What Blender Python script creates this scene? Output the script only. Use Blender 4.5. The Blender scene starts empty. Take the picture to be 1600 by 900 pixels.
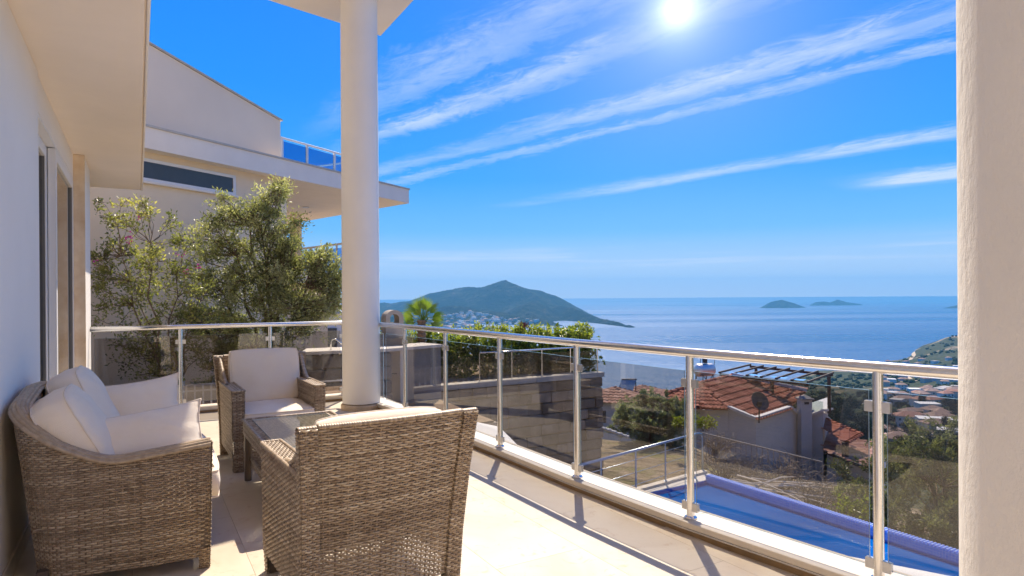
import bpy, bmesh, math, random
import numpy as np
from mathutils import Vector, Matrix, noise as mnoise
R = math.radians
scene = bpy.context.scene
COL = scene.collection
random.seed(7)

# ------------------------------------------------------------------ camera
F = 1000.0                      # focal length in pixels of the 1600 px wide photograph
EYE = Vector((0, 0, 1.3))
ROLL = 0.007
cam = bpy.data.cameras.new('camera')
cam.lens = 36.0 * F / 1600.0
cam.sensor_width = 36.0
cam.shift_y = 14.0 / 1600.0
cam.clip_start = 0.05
cam.clip_end = 200000.0
camo = bpy.data.objects.new('camera', cam)
camo.location = EYE
camo.rotation_euler = (R(90), ROLL, 0)
COL.objects.link(camo)
scene.camera = camo

def W(px, py, Y):
    """the place seen at pixel (px, py) of the 1600x900 photograph, Y metres in front of the camera"""
    u = (px - 800.0) / F * Y
    v = (464.0 - py) / F * Y
    c, s = math.cos(ROLL), math.sin(ROLL)
    return Vector((u * c + v * s, Y, EYE.z - u * s + v * c))

AX = Vector((-.5045, .8634, 0))   # along the house wall, away from the camera
BX = Vector((.8634, .5045, 0))    # from the house wall out to the railing
def AB(a, b, z=0.0):
    return AX * a + BX * b + Vector((0, 0, z))
ROT_AB = math.atan2(.5045, .8634)  # local x = b, local y = a

# ------------------------------------------------------------------ light
SUN_EL, SUN_AZ = R(52.0), R(4.8)
sun = bpy.data.lights.new('sun', 'SUN')
sun.energy = 3.6
sun.angle = R(0.5)
sun.color = (1.0, .885, .715)
suno = bpy.data.objects.new('sun', sun)
sd = Vector((math.sin(SUN_AZ) * math.cos(SUN_EL), math.cos(SUN_AZ) * math.cos(SUN_EL), math.sin(SUN_EL)))
suno.rotation_euler = sd.to_track_quat('Z', 'Y').to_euler()
suno.location = (0, 0, 60)
COL.objects.link(suno)

def srgb(r, g, b):
    f = lambda c: c / 12.92 if c <= .04045 else ((c + .055) / 1.055) ** 2.4
    return (f(r / 255.0), f(g / 255.0), f(b / 255.0), 1.0)

class NT:
    """small helper round a node tree"""
    def __init__(s, nt):
        s.nt = nt; s.n = nt.nodes; s.l = nt.links
    def node(s, t, **kw):
        n = s.n.new(t)
        for k, v in kw.items(): setattr(n, k, v)
        return n
    def put(s, sock, val):
        if hasattr(val, 'is_output'): s.l.new(val, sock)
        else: sock.default_value = val
    def math(s, op, a, b=None, c=None, clamp=False):
        n = s.node('ShaderNodeMath', operation=op, use_clamp=clamp)
        for i, x in enumerate((a, b, c)):
            if x is not None: s.put(n.inputs[i], x)
        return n.outputs[0]
    def vmath(s, op, a, b=None, out=0):
        n = s.node('ShaderNodeVectorMath', operation=op)
        s.put(n.inputs[0], a)
        if b is not None: s.put(n.inputs[1], b)
        return n.outputs[out]
    def noise(s, vec, scale, detail=4.0, rough=.55, dim='3D', dist=0.0):
        n = s.node('ShaderNodeTexNoise', noise_dimensions=dim)
        if vec is not None: s.put(n.inputs['Vector'], vec)
        n.inputs['Scale'].default_value = scale
        n.inputs['Detail'].default_value = detail
        n.inputs['Roughness'].default_value = rough
        n.inputs['Distortion'].default_value = dist
        return n.outputs['Fac']
    def ramp(s, fac, stops, interp='LINEAR'):
        n = s.node('ShaderNodeValToRGB')
        cr = n.color_ramp; cr.interpolation = interp
        while len(cr.elements) < len(stops): cr.elements.new(0.5)
        for e, (p, c) in zip(cr.elements, stops):
            e.position = p
            e.color = c if len(c) == 4 else (*c, 1.0)
        s.put(n.inputs[0], fac)
        return n.outputs[0]
    def mix(s, fac, a, b, blend='MIX'):
        n = s.node('ShaderNodeMix', data_type='RGBA', blend_type=blend)
        s.put(n.inputs[0], fac); s.put(n.inputs[6], a); s.put(n.inputs[7], b)
        return n.outputs[2]
    def smooth(s, x, lo, hi):
        n = s.node('ShaderNodeMapRange', interpolation_type='SMOOTHSTEP')
        s.put(n.inputs[0], x); s.put(n.inputs[1], lo); s.put(n.inputs[2], hi)
        n.inputs[3].default_value = 0.0; n.inputs[4].default_value = 1.0
        return n.outputs[0]
    def mapping(s, vec, scale=(1, 1, 1), rot=(0, 0, 0)):
        n = s.node('ShaderNodeMapping')
        s.put(n.inputs[0], vec)
        n.inputs['Scale'].default_value = scale; n.inputs['Rotation'].default_value = rot
        return n.outputs[0]

# ------------------------------------------------------------------ sky
SKY_GAIN = .485
def make_world():
    w = bpy.data.worlds.new('World')
    scene.world = w
    w.use_nodes = True
    w.node_tree.nodes.clear()
    t = NT(w.node_tree)
    sky = t.node('ShaderNodeTexSky', sky_type='NISHITA', sun_disc=False, sun_elevation=SUN_EL, sun_rotation=SUN_AZ,
                 altitude=150.0, air_density=1.0, dust_density=.6, ozone_density=2.5)
    nish = t.vmath('SCALE', sky.outputs[0]); nish.node.inputs['Scale'].default_value = 0.10
    tc = t.node('ShaderNodeTexCoord')
    d = t.vmath('NORMALIZE', tc.outputs['Generated'])
    sp = t.node('ShaderNodeSeparateXYZ'); t.l.new(d, sp.inputs[0])
    dx, dy, dz = sp.outputs
    grad = t.ramp(t.math('MAXIMUM', dz, 0.0), [
        (0.0, srgb(224, 231, 248)), (.045, srgb(194, 220, 252)), (.10, srgb(112, 191, 255)),
        (.18, srgb(40, 164, 255)), (.30, srgb(0, 146, 255)), (.45, srgb(0, 132, 252)), (1.0, srgb(0, 104, 225))])
    base = t.mix(.94, nish, grad)
    # the glare round the sun the photograph shows, with its broad aureole
    vs = Vector((.262, 1.0, .449)).normalized()
    dt = t.node('ShaderNodeVectorMath', operation='DOT_PRODUCT')
    t.l.new(d, dt.inputs[0]); dt.inputs[1].default_value = vs
    ang = t.math('ARCCOSINE', t.math('MINIMUM', dt.outputs['Value'], 0.999999))
    halo = t.math('POWER', 2.718, t.math('MULTIPLY', ang, -8.0))
    halo2 = t.math('POWER', 2.718, t.math('MULTIPLY', ang, -52.0))
    # cirrus: straight bands on a flat sheet high above, seen in perspective
    zc = t.math('MAXIMUM', dz, 0.02)
    pxx = t.math('DIVIDE', dx, zc); pyy = t.math('DIVIDE', dy, zc)
    cross = t.math('ADD', t.math('MULTIPLY', pxx, .743), t.math('MULTIPLY', pyy, .669))   # across the bands
    along = t.math('ADD', t.math('MULTIPLY', pxx, -.669), t.math('MULTIPLY', pyy, .743))  # along them
    cb = t.node('ShaderNodeCombineXYZ')
    t.l.new(t.math('MULTIPLY', cross, 1.0), cb.inputs[0]); t.l.new(t.math('MULTIPLY', along, .42), cb.inputs[1])
    n1 = t.noise(cb.outputs[0], 2.2, 5.0, .6)
    n2 = t.noise(cb.outputs[0], 7.0, 8.0, .70, dist=1.2)
    n3 = t.noise(t.mapping(cb.outputs[0], (1, 1, 1), (0, 0, R(38))), 16.0, 6.0, .7, dist=1.0)
    n0 = t.noise(cb.outputs[0], .8, 2.0, .5)
    cw = t.math('ADD', cross, t.math('MULTIPLY', t.math('SUBTRACT', n0, .5), .42))
    cw = t.math('ADD', cw, t.math('MULTIPLY', t.math('SUBTRACT', n2, .5), .36))
    cw = t.math('ADD', cw, t.math('MULTIPLY', t.math('SUBTRACT', n3, .5), .16))
    def band(c, wid_lo, wid_hi, amp):
        up = t.smooth(cw, c - wid_lo, c)
        dn = t.math('SUBTRACT', 1.0, t.smooth(cw, c, c + wid_hi))
        return t.math('MULTIPLY', t.math('MULTIPLY', up, dn), amp)
    bands = [band(1.64, .24, .17, 1.0), band(2.02, .20, .18, 1.1), band(2.68, .26, .18, 1.15), band(3.02, .14, .12, .7),
             t.math('MULTIPLY', band(4.72, .34, .24, .95), t.smooth(along, 5.9, 3.6)),
             t.math('MULTIPLY', band(6.45, .85, .45, 1.9), t.smooth(along, 2.5, 1.7))]
    tot = bands[0]
    for b in bands[1:]: tot = t.math('ADD', tot, b)
    tex = t.math('ADD', .35, t.math('MULTIPLY', n1, 1.0))
    tex = t.math('MULTIPLY', tex, t.math('ADD', .20, t.math('MULTIPLY', n2, 1.2)))
    tex = t.math('MULTIPLY', tex, t.math('ADD', .35, t.math('MULTIPLY', n3, 1.3)))
    dens = t.math('MULTIPLY', tot, tex)
    az = t.math('DIVIDE', dx, t.math('MAXIMUM', t.math('ABSOLUTE', dy), .05))
    dens = t.math('MULTIPLY', dens, t.smooth(az, -.36, -.10))
    brk = t.smooth(t.noise(cb.outputs[0], 1.15, 4.0, .6, dist=.5), .30, .66)
    dens = t.math('MULTIPLY', dens, t.math('ADD', .30, t.math('MULTIPLY', brk, .75)), clamp=True)
    # low pale veil near the horizon
    veil = t.math('MULTIPLY', t.math('MULTIPLY', t.smooth(dz, .035, .052), t.smooth(dz, .085, .06)),
                  t.smooth(t.noise(t.mapping(d, (2.2, 2.2, 60)), 1.6, 4.0, .6), .46, .7))
    dens = t.math('ADD', dens, t.math('MULTIPLY', veil, .75), clamp=True)
    dens = t.math('MULTIPLY', dens, t.smooth(dz, .01, .04))
    c = t.mix(t.math('MULTIPLY', dens, .78), base, (.78, .86, 1.0, 1))
    c = t.mix(t.math('MULTIPLY', halo, .50, clamp=True), c, (.75, .86, 1.0, 1))
    c = t.mix(t.math('MULTIPLY', halo2, 1.0, clamp=True), c, (1.6, 1.6, 1.6, 1), 'ADD')
    disc = t.math('MULTIPLY', t.smooth(ang, .016, .007), 8.0)
    c = t.mix(1.0, c, disc, 'ADD')
    bg = t.node('ShaderNodeBackground'); bg.inputs[1].default_value = SKY_GAIN
    t.l.new(c, bg.inputs[0])
    o = t.node('ShaderNodeOutputWorld'); t.l.new(bg.outputs[0], o.inputs[0])
make_world()

scene.view_settings.view_transform = 'Standard'
scene.view_settings.look = 'None'
scene.view_settings.exposure = 1.12
scene.view_settings.gamma = 1.0
scene.cycles.use_denoising = True
scene.cycles.max_bounces = 10
scene.cycles.diffuse_bounces = 8
scene.cycles.glossy_bounces = 4
scene.cycles.transmission_bounces = 6
scene.cycles.transparent_max_bounces = 24
scene.cycles.volume_bounces = 0
scene.cycles.sample_clamp_indirect = 8.0
scene.cycles.caustics_reflective = False
scene.cycles.caustics_refractive = False

# ------------------------------------------------------------------ object helpers
def tag(o, label=None, cat=None, group=None, kind=None):
    if label: o['label'] = label
    if cat: o['category'] = cat
    if group: o['group'] = group
    if kind: o['kind'] = kind
    return o

def empty(name, loc=(0, 0, 0), rz=0.0, label=None, cat=None, group=None, kind=None):
    o = bpy.data.objects.new(name, None)
    o.empty_display_size = .2
    o.location = loc; o.rotation_euler = (0, 0, rz)
    COL.objects.link(o)
    return tag(o, label, cat, group, kind)

def link(name, me, parent=None, mat=None, M=None):
    o = bpy.data.objects.new(name, me)
    COL.objects.link(o)
    if mat is not None and not me.materials: me.materials.append(mat)
    if parent is not None: o.parent = parent
    if M is not None: o.matrix_local = M
    return o

def copy_tree(o, parent=None):
    c = o.copy(); COL.objects.link(c)
    if parent is not None:
        c.parent = parent; c.matrix_parent_inverse = o.matrix_parent_inverse.copy()
    for ch in list(o.children): copy_tree(ch, c)
    return c

class MB:
    """collects geometry, then links it as one mesh object"""
    def __init__(s):
        s.v = []; s.f = []; s.t = []; s.m = []
        s.tint = .5; s.mi = 0
    def add(s, vs, fs, tint=None):
        o = len(s.v)
        s.v.extend(tuple(v) for v in vs)
        for f in fs: s.f.append(tuple(i + o for i in f)); s.m.append(s.mi)
        s.t.extend([s.tint if tint is None else tint] * len(vs))
    def box(s, lo, hi, M=None, tint=None, bev=0.0):
        x0, y0, z0 = lo; x1, y1, z1 = hi
        if bev > 0:
            e = min(bev, (x1 - x0) * .45, (y1 - y0) * .45, (z1 - z0) * .45)
            vs = []
            for z, i in ((z0, e), (z0 + e, 0), (z1 - e, 0), (z1, e)):
                if i:
                    vs += [(x0 + e, y0 + e, z), (x1 - e, y0 + e, z), (x1 - e, y1 - e, z), (x0 + e, y1 - e, z)]
                else:
                    vs += [(x0, y0, z), (x1, y0, z), (x1, y1, z), (x0, y1, z)]
            fs = [(3, 2, 1, 0), (12, 13, 14, 15)]
            for k in range(3):
                for j in range(4):
                    a = k * 4 + j; b = k * 4 + (j + 1) % 4
                    fs.append((a, b, b + 4, a + 4))
        else:
            vs = [(x0, y0, z0), (x1, y0, z0), (x1, y1, z0), (x0, y1, z0), (x0, y0, z1), (x1, y0, z1), (x1, y1, z1), (x0, y1, z1)]
            fs = [(3, 2, 1, 0), (4, 5, 6, 7), (0, 1, 5, 4), (1, 2, 6, 5), (2, 3, 7, 6), (3, 0, 4, 7)]
        if M is not None: vs = [M @ Vector(v) for v in vs]
        s.add(vs, fs, tint); return s
    def prism(s, poly, z0, z1, tint=None, M=None):
        n = len(poly)
        ar = sum(poly[i][0] * poly[(i + 1) % n][1] - poly[(i + 1) % n][0] * poly[i][1] for i in range(n))
        p = list(poly) if ar > 0 else list(poly)[::-1]
        zz0 = z0 if hasattr(z0, '__len__') else [z0] * n
        zz1 = z1 if hasattr(z1, '__len__') else [z1] * n
        if ar <= 0: zz0 = list(zz0)[::-1]; zz1 = list(zz1)[::-1]
        vs = [(q[0], q[1], z) for q, z in zip(p, zz0)] + [(q[0], q[1], z) for q, z in zip(p, zz1)]
        if M is not None: vs = [M @ Vector(v) for v in vs]
        fs = [tuple(range(n - 1, -1, -1)), tuple(range(n, 2 * n))] + [(i, (i + 1) % n, (i + 1) % n + n, i + n) for i in range(n)]
        s.add(vs, fs, tint); return s
    def tube(s, pts, r, seg=8, cap=True, tint=None, closed=False):
        pts = [Vector(p) for p in pts]; n = len(pts)
        rr = r if hasattr(r, '__len__') else [r] * n
        vs = []; fs = []
        up = None
        for i in range(n):
            if closed: t = pts[(i + 1) % n] - pts[i - 1]
            else: t = pts[min(i + 1, n - 1)] - pts[max(i - 1, 0)]
            if t.length < 1e-9: t = Vector((0, 0, 1))
            t.normalize()
            if up is None:
                up = Vector((0, 0, 1)) if abs(t.z) < .9 else Vector((1, 0, 0))
            x = up - t * up.dot(t)
            if x.length < 1e-6: x = t.orthogonal()
            x.normalize(); y = t.cross(x); up = x
            for k in range(seg):
                a = 2 * math.pi * k / seg
                vs.append(pts[i] + (x * math.cos(a) + y * math.sin(a)) * rr[i])
        for i in range(n if closed else n - 1):
            for k in range(seg):
                a = i * seg + k; b = i * seg + (k + 1) % seg
                c = ((i + 1) % n) * seg + (k + 1) % seg; d = ((i + 1) % n) * seg + k
                fs.append((a, b, c, d))
        if cap and not closed:
            fs.append(tuple(range(seg - 1, -1, -1))); fs.append(tuple((n - 1) * seg + k for k in range(seg)))
        s.add(vs, fs, tint); return s
    def lathe(s, prof, seg=32, c=(0, 0, 0), tint=None, a0=0.0, a1=2 * math.pi):
        """prof: (radius, z) from the bottom up"""
        full = abs(a1 - a0 - 2 * math.pi) < 1e-6
        ns = seg if full else seg + 1
        vs = []
        for (r, z) in prof:
            for k in range(ns):
                a = a0 + (a1 - a0) * k / seg
                vs.append((c[0] + r * math.cos(a), c[1] + r * math.sin(a), c[2] + z))
        fs = []
        for i in range(len(prof) - 1):
            for k in range(seg):
                k2 = (k + 1) % ns if full else k + 1
                fs.append((i * ns + k, i * ns + k2, (i + 1) * ns + k2, (i + 1) * ns + k))
        if full:
            if prof[0][0] > 1e-6: fs.append(tuple(range(ns - 1, -1, -1)))
            if prof[-1][0] > 1e-6: fs.append(tuple((len(prof) - 1) * ns + k for k in range(ns)))
        s.add(vs, fs, tint); return s
    def np(s, V, Q, T=None):
        """V (n,3) array, Q (m,4) array of quads"""
        o = len(s.v)
        s.v.extend(map(tuple, V.tolist())); s.f.extend(map(tuple, (Q + o).tolist()))
        s.m.extend([s.mi] * len(Q))
        s.t.extend(([s.tint] * len(V)) if T is None else T.tolist())
    def mesh(s, name, mat=None, smooth=False, tint=False, angle=None):
        me = bpy.data.meshes.new(name)
        me.from_pydata(s.v, [], s.f)
        if mat is not None:
            for m in (mat if isinstance(mat, (list, tuple)) else [mat]): me.materials.append(m)
            if isinstance(mat, (list, tuple)): me.polygons.foreach_set('material_index', s.m)
        if tint:
            at = me.attributes.new('tint', 'FLOAT', 'POINT'); at.data.foreach_set('value', s.t)
        if smooth or angle:
            me.polygons.foreach_set('use_smooth', [True] * len(me.polygons))
            if angle: me.set_sharp_from_angle(angle=R(angle))
        me.update()
        return me
    def build(s, name, mat, parent=None, smooth=False, tint=False, angle=None, M=None, local=False):
        """vertices are world places unless local; with a parent they are brought into its space"""
        if parent is not None and not local:
            mi = parent_matrix(parent).inverted()
            s.v = [tuple(mi @ Vector(v)) for v in s.v]
        return link(name, s.mesh(name, mat, smooth, tint, angle), parent, None, M)

def parent_matrix(o):
    m = Matrix.LocRotScale(o.location, o.rotation_euler, o.scale)
    return (parent_matrix(o.parent) @ o.matrix_parent_inverse @ m) if o.parent else m

# ------------------------------------------------------------------ materials
MATS = {}
def new_mat(name):
    m = bpy.data.materials.new(name); m.use_nodes = True
    m.node_tree.nodes.clear()
    t = NT(m.node_tree)
    out = t.node('ShaderNodeOutputMaterial')
    p = t.node('ShaderNodeBsdfPrincipled'); t.l.new(p.outputs[0], out.inputs[0])
    MATS[name] = m
    return m, t, p, out

def bump(t, p, height, strength=.3, dist=.01):
    b = t.node('ShaderNodeBump'); b.inputs['Strength'].default_value = strength; b.inputs['Distance'].default_value = dist
    t.l.new(height, b.inputs['Height']); t.l.new(b.outputs[0], p.inputs['Normal'])

def plain(name, c, rough=.6, metal=0.0, var=.08, scale=6.0, bmp=0.0, bscale=60.0, spec=.5, bdist=.004, coord='Object', rnd=0.0, c2=None):
    m, t, p, out = new_mat(name)
    tc = t.node('ShaderNodeTexCoord')
    v = tc.outputs[coord]
    n = t.noise(v, scale, 5.0, .6)
    dark = tuple(x * (1 - var) for x in c[:3]) + (1,)
    lite = tuple(min(1, x * (1 + var)) for x in c[:3]) + (1,)
    col = t.ramp(n, [(.3, dark), (.7, lite if c2 is None else (*c2[:3], 1))])
    if rnd:
        oi = t.node('ShaderNodeObjectInfo')
        f = t.math('ADD', 1.0 - rnd, t.math('MULTIPLY', oi.outputs['Random'], 2 * rnd))
        col = t.vmath('SCALE', col); col.node.inputs['Scale'].default_value = 1; t.l.new(f, col.node.inputs['Scale'])
    t.l.new(col, p.inputs['Base Color'])
    p.inputs['Roughness'].default_value = rough; p.inputs['Metallic'].default_value = metal
    p.inputs['Specular IOR Level'].default_value = spec
    if bmp: bump(t, p, t.noise(v, bscale, 6.0, .65), bmp, bdist)
    return m

def tinted(name, stops, rough=.6, spec=.3, transl=0.0, fine=0.0):
    """colour from the per-vertex attribute 'tint'"""
    m, t, p, out = new_mat(name)
    at = t.node('ShaderNodeAttribute', attribute_name='tint')
    fac = at.outputs['Fac']
    if fine:
        tc = t.node('ShaderNodeTexCoord')
        fac = t.math('ADD', fac, t.math('MULTIPLY', t.math('SUBTRACT', t.noise(tc.outputs['Object'], fine, 3.0), .5), .5))
    col = t.ramp(fac, stops)
    t.l.new(col, p.inputs['Base Color'])
    p.inputs['Roughness'].default_value = rough; p.inputs['Specular IOR Level'].default_value = spec
    if transl:
        tr = t.node('ShaderNodeBsdfTranslucent'); t.l.new(t.vmath('MULTIPLY', col, (1.25, 1.35, .6)), tr.inputs[0])
        mx = t.node('ShaderNodeMixShader'); mx.inputs[0].default_value = transl
        t.l.new(p.outputs[0], mx.inputs[1]); t.l.new(tr.outputs[0], mx.inputs[2]); t.l.new(mx.outputs[0], out.inputs[0])
    return m

def glass_pane(name, tint, r0=.06, rough=0.0, refl=(1, 1, 1)):
    """one face of a thin pane: what is behind shows tinted, the face mirrors more at a glancing angle"""
    m, t, p, out = new_mat(name)
    t.n.remove(p)
    tr = t.node('ShaderNodeBsdfTransparent'); tr.inputs[0].default_value = (*tint, 1)
    gl = t.node('ShaderNodeBsdfGlossy'); gl.inputs['Roughness'].default_value = rough; gl.inputs[0].default_value = (*refl, 1)
    g = t.node('ShaderNodeNewGeometry')
    dt = t.vmath('DOT_PRODUCT', g.outputs['Incoming'], g.outputs['True Normal'], out=1)
    k = t.math('POWER', t.math('SUBTRACT', 1.0, t.math('ABSOLUTE', dt), clamp=True), 5.0)
    fr = t.math('ADD', r0, t.math('MULTIPLY', k, 1.0 - r0))
    mx = t.node('ShaderNodeMixShader')
    t.l.new(fr, mx.inputs[0]); t.l.new(tr.outputs[0], mx.inputs[1]); t.l.new(gl.outputs[0], mx.inputs[2])
    t.l.new(mx.outputs[0], out.inputs[0])
    return m

M_PLASTER = plain('cream_plaster', (.88, .79, .68), .85, var=.04, scale=1.2, bmp=.12, bscale=70, spec=.2)
M_WALL = plain('white_wall_paint', (.88, .83, .76), .8, var=.03, scale=1.0, bmp=.10, bscale=90, spec=.25)
M_COLUMN = plain('smooth_column_paint', (.86, .81, .73), .7, var=.03, scale=1.5, bmp=.08, bscale=40, spec=.3)
M_FASCIA = plain('white_fascia_paint', (.88, .80, .69), .7, var=.04, scale=2.0, bmp=.1, bscale=50)
M_NEIGH = plain('neighbour_plaster', (.86, .71, .52), .85, var=.06, scale=.8, bmp=.12, bscale=50, spec=.2)
M_STEEL = plain('brushed_steel', (.74, .72, .69), .20, 1.0, var=.05, scale=30)
M_STEEL_DULL = plain('dull_steel', (.62, .62, .62), .35, 1.0, var=.06, scale=30)
M_KERB = plain('pale_limestone', (.64, .56, .45), .55, var=.07, scale=9, bmp=.1, bscale=60, rnd=.04)
M_KERBEDGE = plain('grey_stone_edge', (.50, .46, .40), .5, var=.1, scale=12)
M_BROWN = plain('brown_shadow_strip', (.30, .19, .09), .6, var=.15, scale=14, bmp=.15, bscale=40)
M_JAMB = plain('ochre_marble', (.80, .58, .36), .45, var=.18, scale=5, c2=(.86, .72, .54))
M_UPVC = plain('white_upvc', (.80, .79, .78), .35, var=.01, scale=2)
M_RUBBER = plain('dark_seal', (.03, .03, .03), .6)
M_SEAL = plain('grey_seal', (.18, .18, .18), .5)
M_DARKMETAL = plain('dark_steel', (.035, .03, .03), .5, .3)
M_GLASS = glass_pane('smoked_pane', (.745, .735, .72), .048)
M_GLASS_EDGE = plain('pane_edge', (.35, .50, .58), .15, spec=.8)
M_TABLEGLASS = glass_pane('clear_pane', (.95, .97, .96), .045)
M_BLUEGLASS = glass_pane('blue_pane', (.42, .58, .78), .07)
M_DOORGLASS = glass_pane('door_pane', (.45, .47, .47), .10)

def travertine():
    m, t, p, out = new_mat('travertine')
    tc = t.node('ShaderNodeTexCoord'); oi = t.node('ShaderNodeObjectInfo')
    geo = t.node('ShaderNodeNewGeometry')
    v = t.vmath('ADD', geo.outputs['Position'], t.vmath('MULTIPLY', oi.outputs['Random'], (7.0, 11.0, 0)))
    n = t.noise(v, 1.6, 6.0, .6, dist=.8)
    n2 = t.noise(t.mapping(v, (1, 1, 1), (0, 0, ROT_AB)), 9.0, 5.0, .7, dist=1.5)
    col = t.ramp(n, [(.30, (.55, .455, .345)), (.5, (.63, .545, .43)), (.72, (.68, .605, .50))])
    col = t.mix(t.math('MULTIPLY', t.smooth(n2, .57, .70), .8), col, (.50, .37, .25, 1))
    pit = t.noise(v, 55.0, 3.0, .5)
    col = t.mix(t.math('MULTIPLY', t.smooth(pit, .70, .76), .5), col, (.36, .25, .16, 1))
    f = t.math('ADD', .95, t.math('MULTIPLY', oi.outputs['Random'], .09))
    sc = t.vmath('SCALE', col); t.l.new(f, sc.node.inputs['Scale'])
    t.l.new(sc, p.inputs['Base Color'])
    p.inputs['Roughness'].default_value = .42; p.inputs['Specular IOR Level'].default_value = .35
    bump(t, p, t.math('SUBTRACT', n2, t.math('MULTIPLY', t.smooth(pit, .68, .75), .8)), .12, .004)
    return m
M_TILE = travertine()

def stucco():
    m, t, p, out = new_mat('rough_stucco')
    tc = t.node('ShaderNodeTexCoord'); v = tc.outputs['Object']
    n = t.noise(t.mapping(v, (1, 1, .55)), 42.0, 6.0, .65)
    n2 = t.noise(v, 3.0, 3.0)
    t.l.new(t.ramp(n2, [(.3, (.79, .755, .705)), (.7, (.85, .815, .765))]), p.inputs['Base Color'])
    p.inputs['Roughness'].default_value = .85; p.inputs['Specular IOR Level'].default_value = .2
    bump(t, p, n, .5, .010)
    return m
M_STUCCO = stucco()
# ================================================================== THE BALCONY
MAB = Matrix.Rotation(ROT_AB, 4, 'Z')          # local (b, a, z) -> world
def ABBOX(mb, a0, a1, b0, b1, z0, z1, tint=None, bev=0.0):
    mb.box((b0, a0, z0), (b1, a1, z1), MAB, tint, bev)

# outer edge of the deck: the railing line, a gentle outward curve towards the near end
RAIL = [(8.17, 2.46), (7.17, 2.47), (6.62, 2.51), (5.62, 2.54), (4.59, 2.56), (3.54, 2.575), (2.56, 2.63), (1.585, 2.745), (.60, 2.90), (-.40, 3.08)]
def rail_b(a):
    for (a1, b1), (a0, b0) in zip(RAIL[:-1], RAIL[1:]):
        if a0 <= a <= a1: return b0 + (b1 - b0) * (a - a0) / (a1 - a0)
    return RAIL[0][1] if a > RAIL[0][0] else RAIL[-1][1]
BACK_A = 8.17
WALL_B = -.53

# ---- floor: travertine slabs laid with thin joints on a bed
floor = empty('floor', (0, 0, 0), 0, kind='structure')
mb = MB()
pts = [(AB(a, rail_b(a) + .02)) for a in (-.4, .6, 1.585, 2.56, 3.54, 4.59, 5.62, 6.62, 7.17, 8.20)]
poly = [tuple(AB(-3.2, WALL_B - .1)[:2]), tuple(AB(-3.2, 3.3)[:2])] + [tuple(p[:2]) for p in pts] + [tuple(AB(8.20, WALL_B - .1)[:2])]
mb.prism(poly, -.30, -.006, .5)
mb.build('mortar_bed', plain('mortar', (.52, .44, .34), .9), floor)
TW, TL, JT = .50, .98, .0012
ib = 0
b = WALL_B
tile_cache = {}
while b < 3.15:
    a = -3.2 + (TL / 2 if ib % 2 else 0.0) - TL
    while a < 8.19:
        a0, a1 = max(a, -3.2), min(a + TL, 8.19)
        am = (a0 + a1) / 2
        lim = min(rail_b(a0), rail_b(a1)) - .04
        b1 = min(b + TW, lim)
        if a1 - a0 > .05 and b1 - b > .04:
            key = (round(a1 - a0, 3), round(b1 - b, 3))
            if key not in tile_cache:
                t = MB(); t.box((JT / 2, JT / 2, -.02), (key[1] - JT / 2, key[0] - JT / 2, 0), None, .5, .0007)
                tile_cache[key] = t.mesh('floor_tile', M_TILE)
            o = link('floor_tile', tile_cache[key], floor)
            o.location = AB(a0, b) ; o.rotation_euler = (0, 0, ROT_AB)
        a += TL
    b += TW; ib += 1

# ---- kerb round the deck: coping stones over a strip whose brown carries the shadow under them
kerb = empty('kerb', (0, 0, 0), 0, kind='structure')
def kerb_run(P, side, width, stones=True):
    """P: plan points of the inner face, side: unit outward direction"""
    for p, q in zip(P[:-1], P[1:]):
        d = (q - p); L = d.length; d.normalize()
        n = Vector((d.y, -d.x, 0)); n = n if n.dot(side) > 0 else -n
        M = Matrix.Translation(p) @ Matrix(((d.x, n.x, 0, 0), (d.y, n.y, 0, 0), (0, 0, 1, 0), (0, 0, 0, 1)))
        flip = d.x * n.y - d.y * n.x < 0
        def bx(lo, hi, bev, mat, name):
            m = MB(); m.box(lo, hi, None, .5, bev)
            if flip: m.f = [f[::-1] for f in m.f]
            m.v = [tuple(M @ Vector(v)) for v in m.v]
            return m.build(name, mat, kerb)
        bx((0.0008, 0, .040), (L - .0008, width, .072), .003, M_KERB, 'coping_stone')
        bx((0, -.004, .031), (L, .03, .0395), .001, M_KERBEDGE, 'drip_edge')
        bx((0, .014, -.02), (L, width - .02, .0305), 0, M_BROWN, 'base_strip')
kp = [AB(a, b - .075) for a, b in RAIL]
kerb_run(kp, BX, .23)
kb = [AB(BACK_A - .085, b) for b in (-.44, .5, 1.5, 2.40)]
kerb_run(kb, AX, .20)
# the deck slab and the wall below it
mb = MB()
outer = [AB(a, b + .145) for a, b in RAIL]
poly = [tuple(p[:2]) for p in outer] + [tuple(AB(-3.2, 3.4)[:2]), tuple(AB(-3.2, -1.2)[:2]), tuple(AB(8.28, -1.2)[:2]), tuple(AB(8.28, 2.6)[:2])]
mb.prism(poly, -3.4, -.031, .5)
deck = mb.build('balcony_wall', M_PLASTER, kerb)

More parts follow.
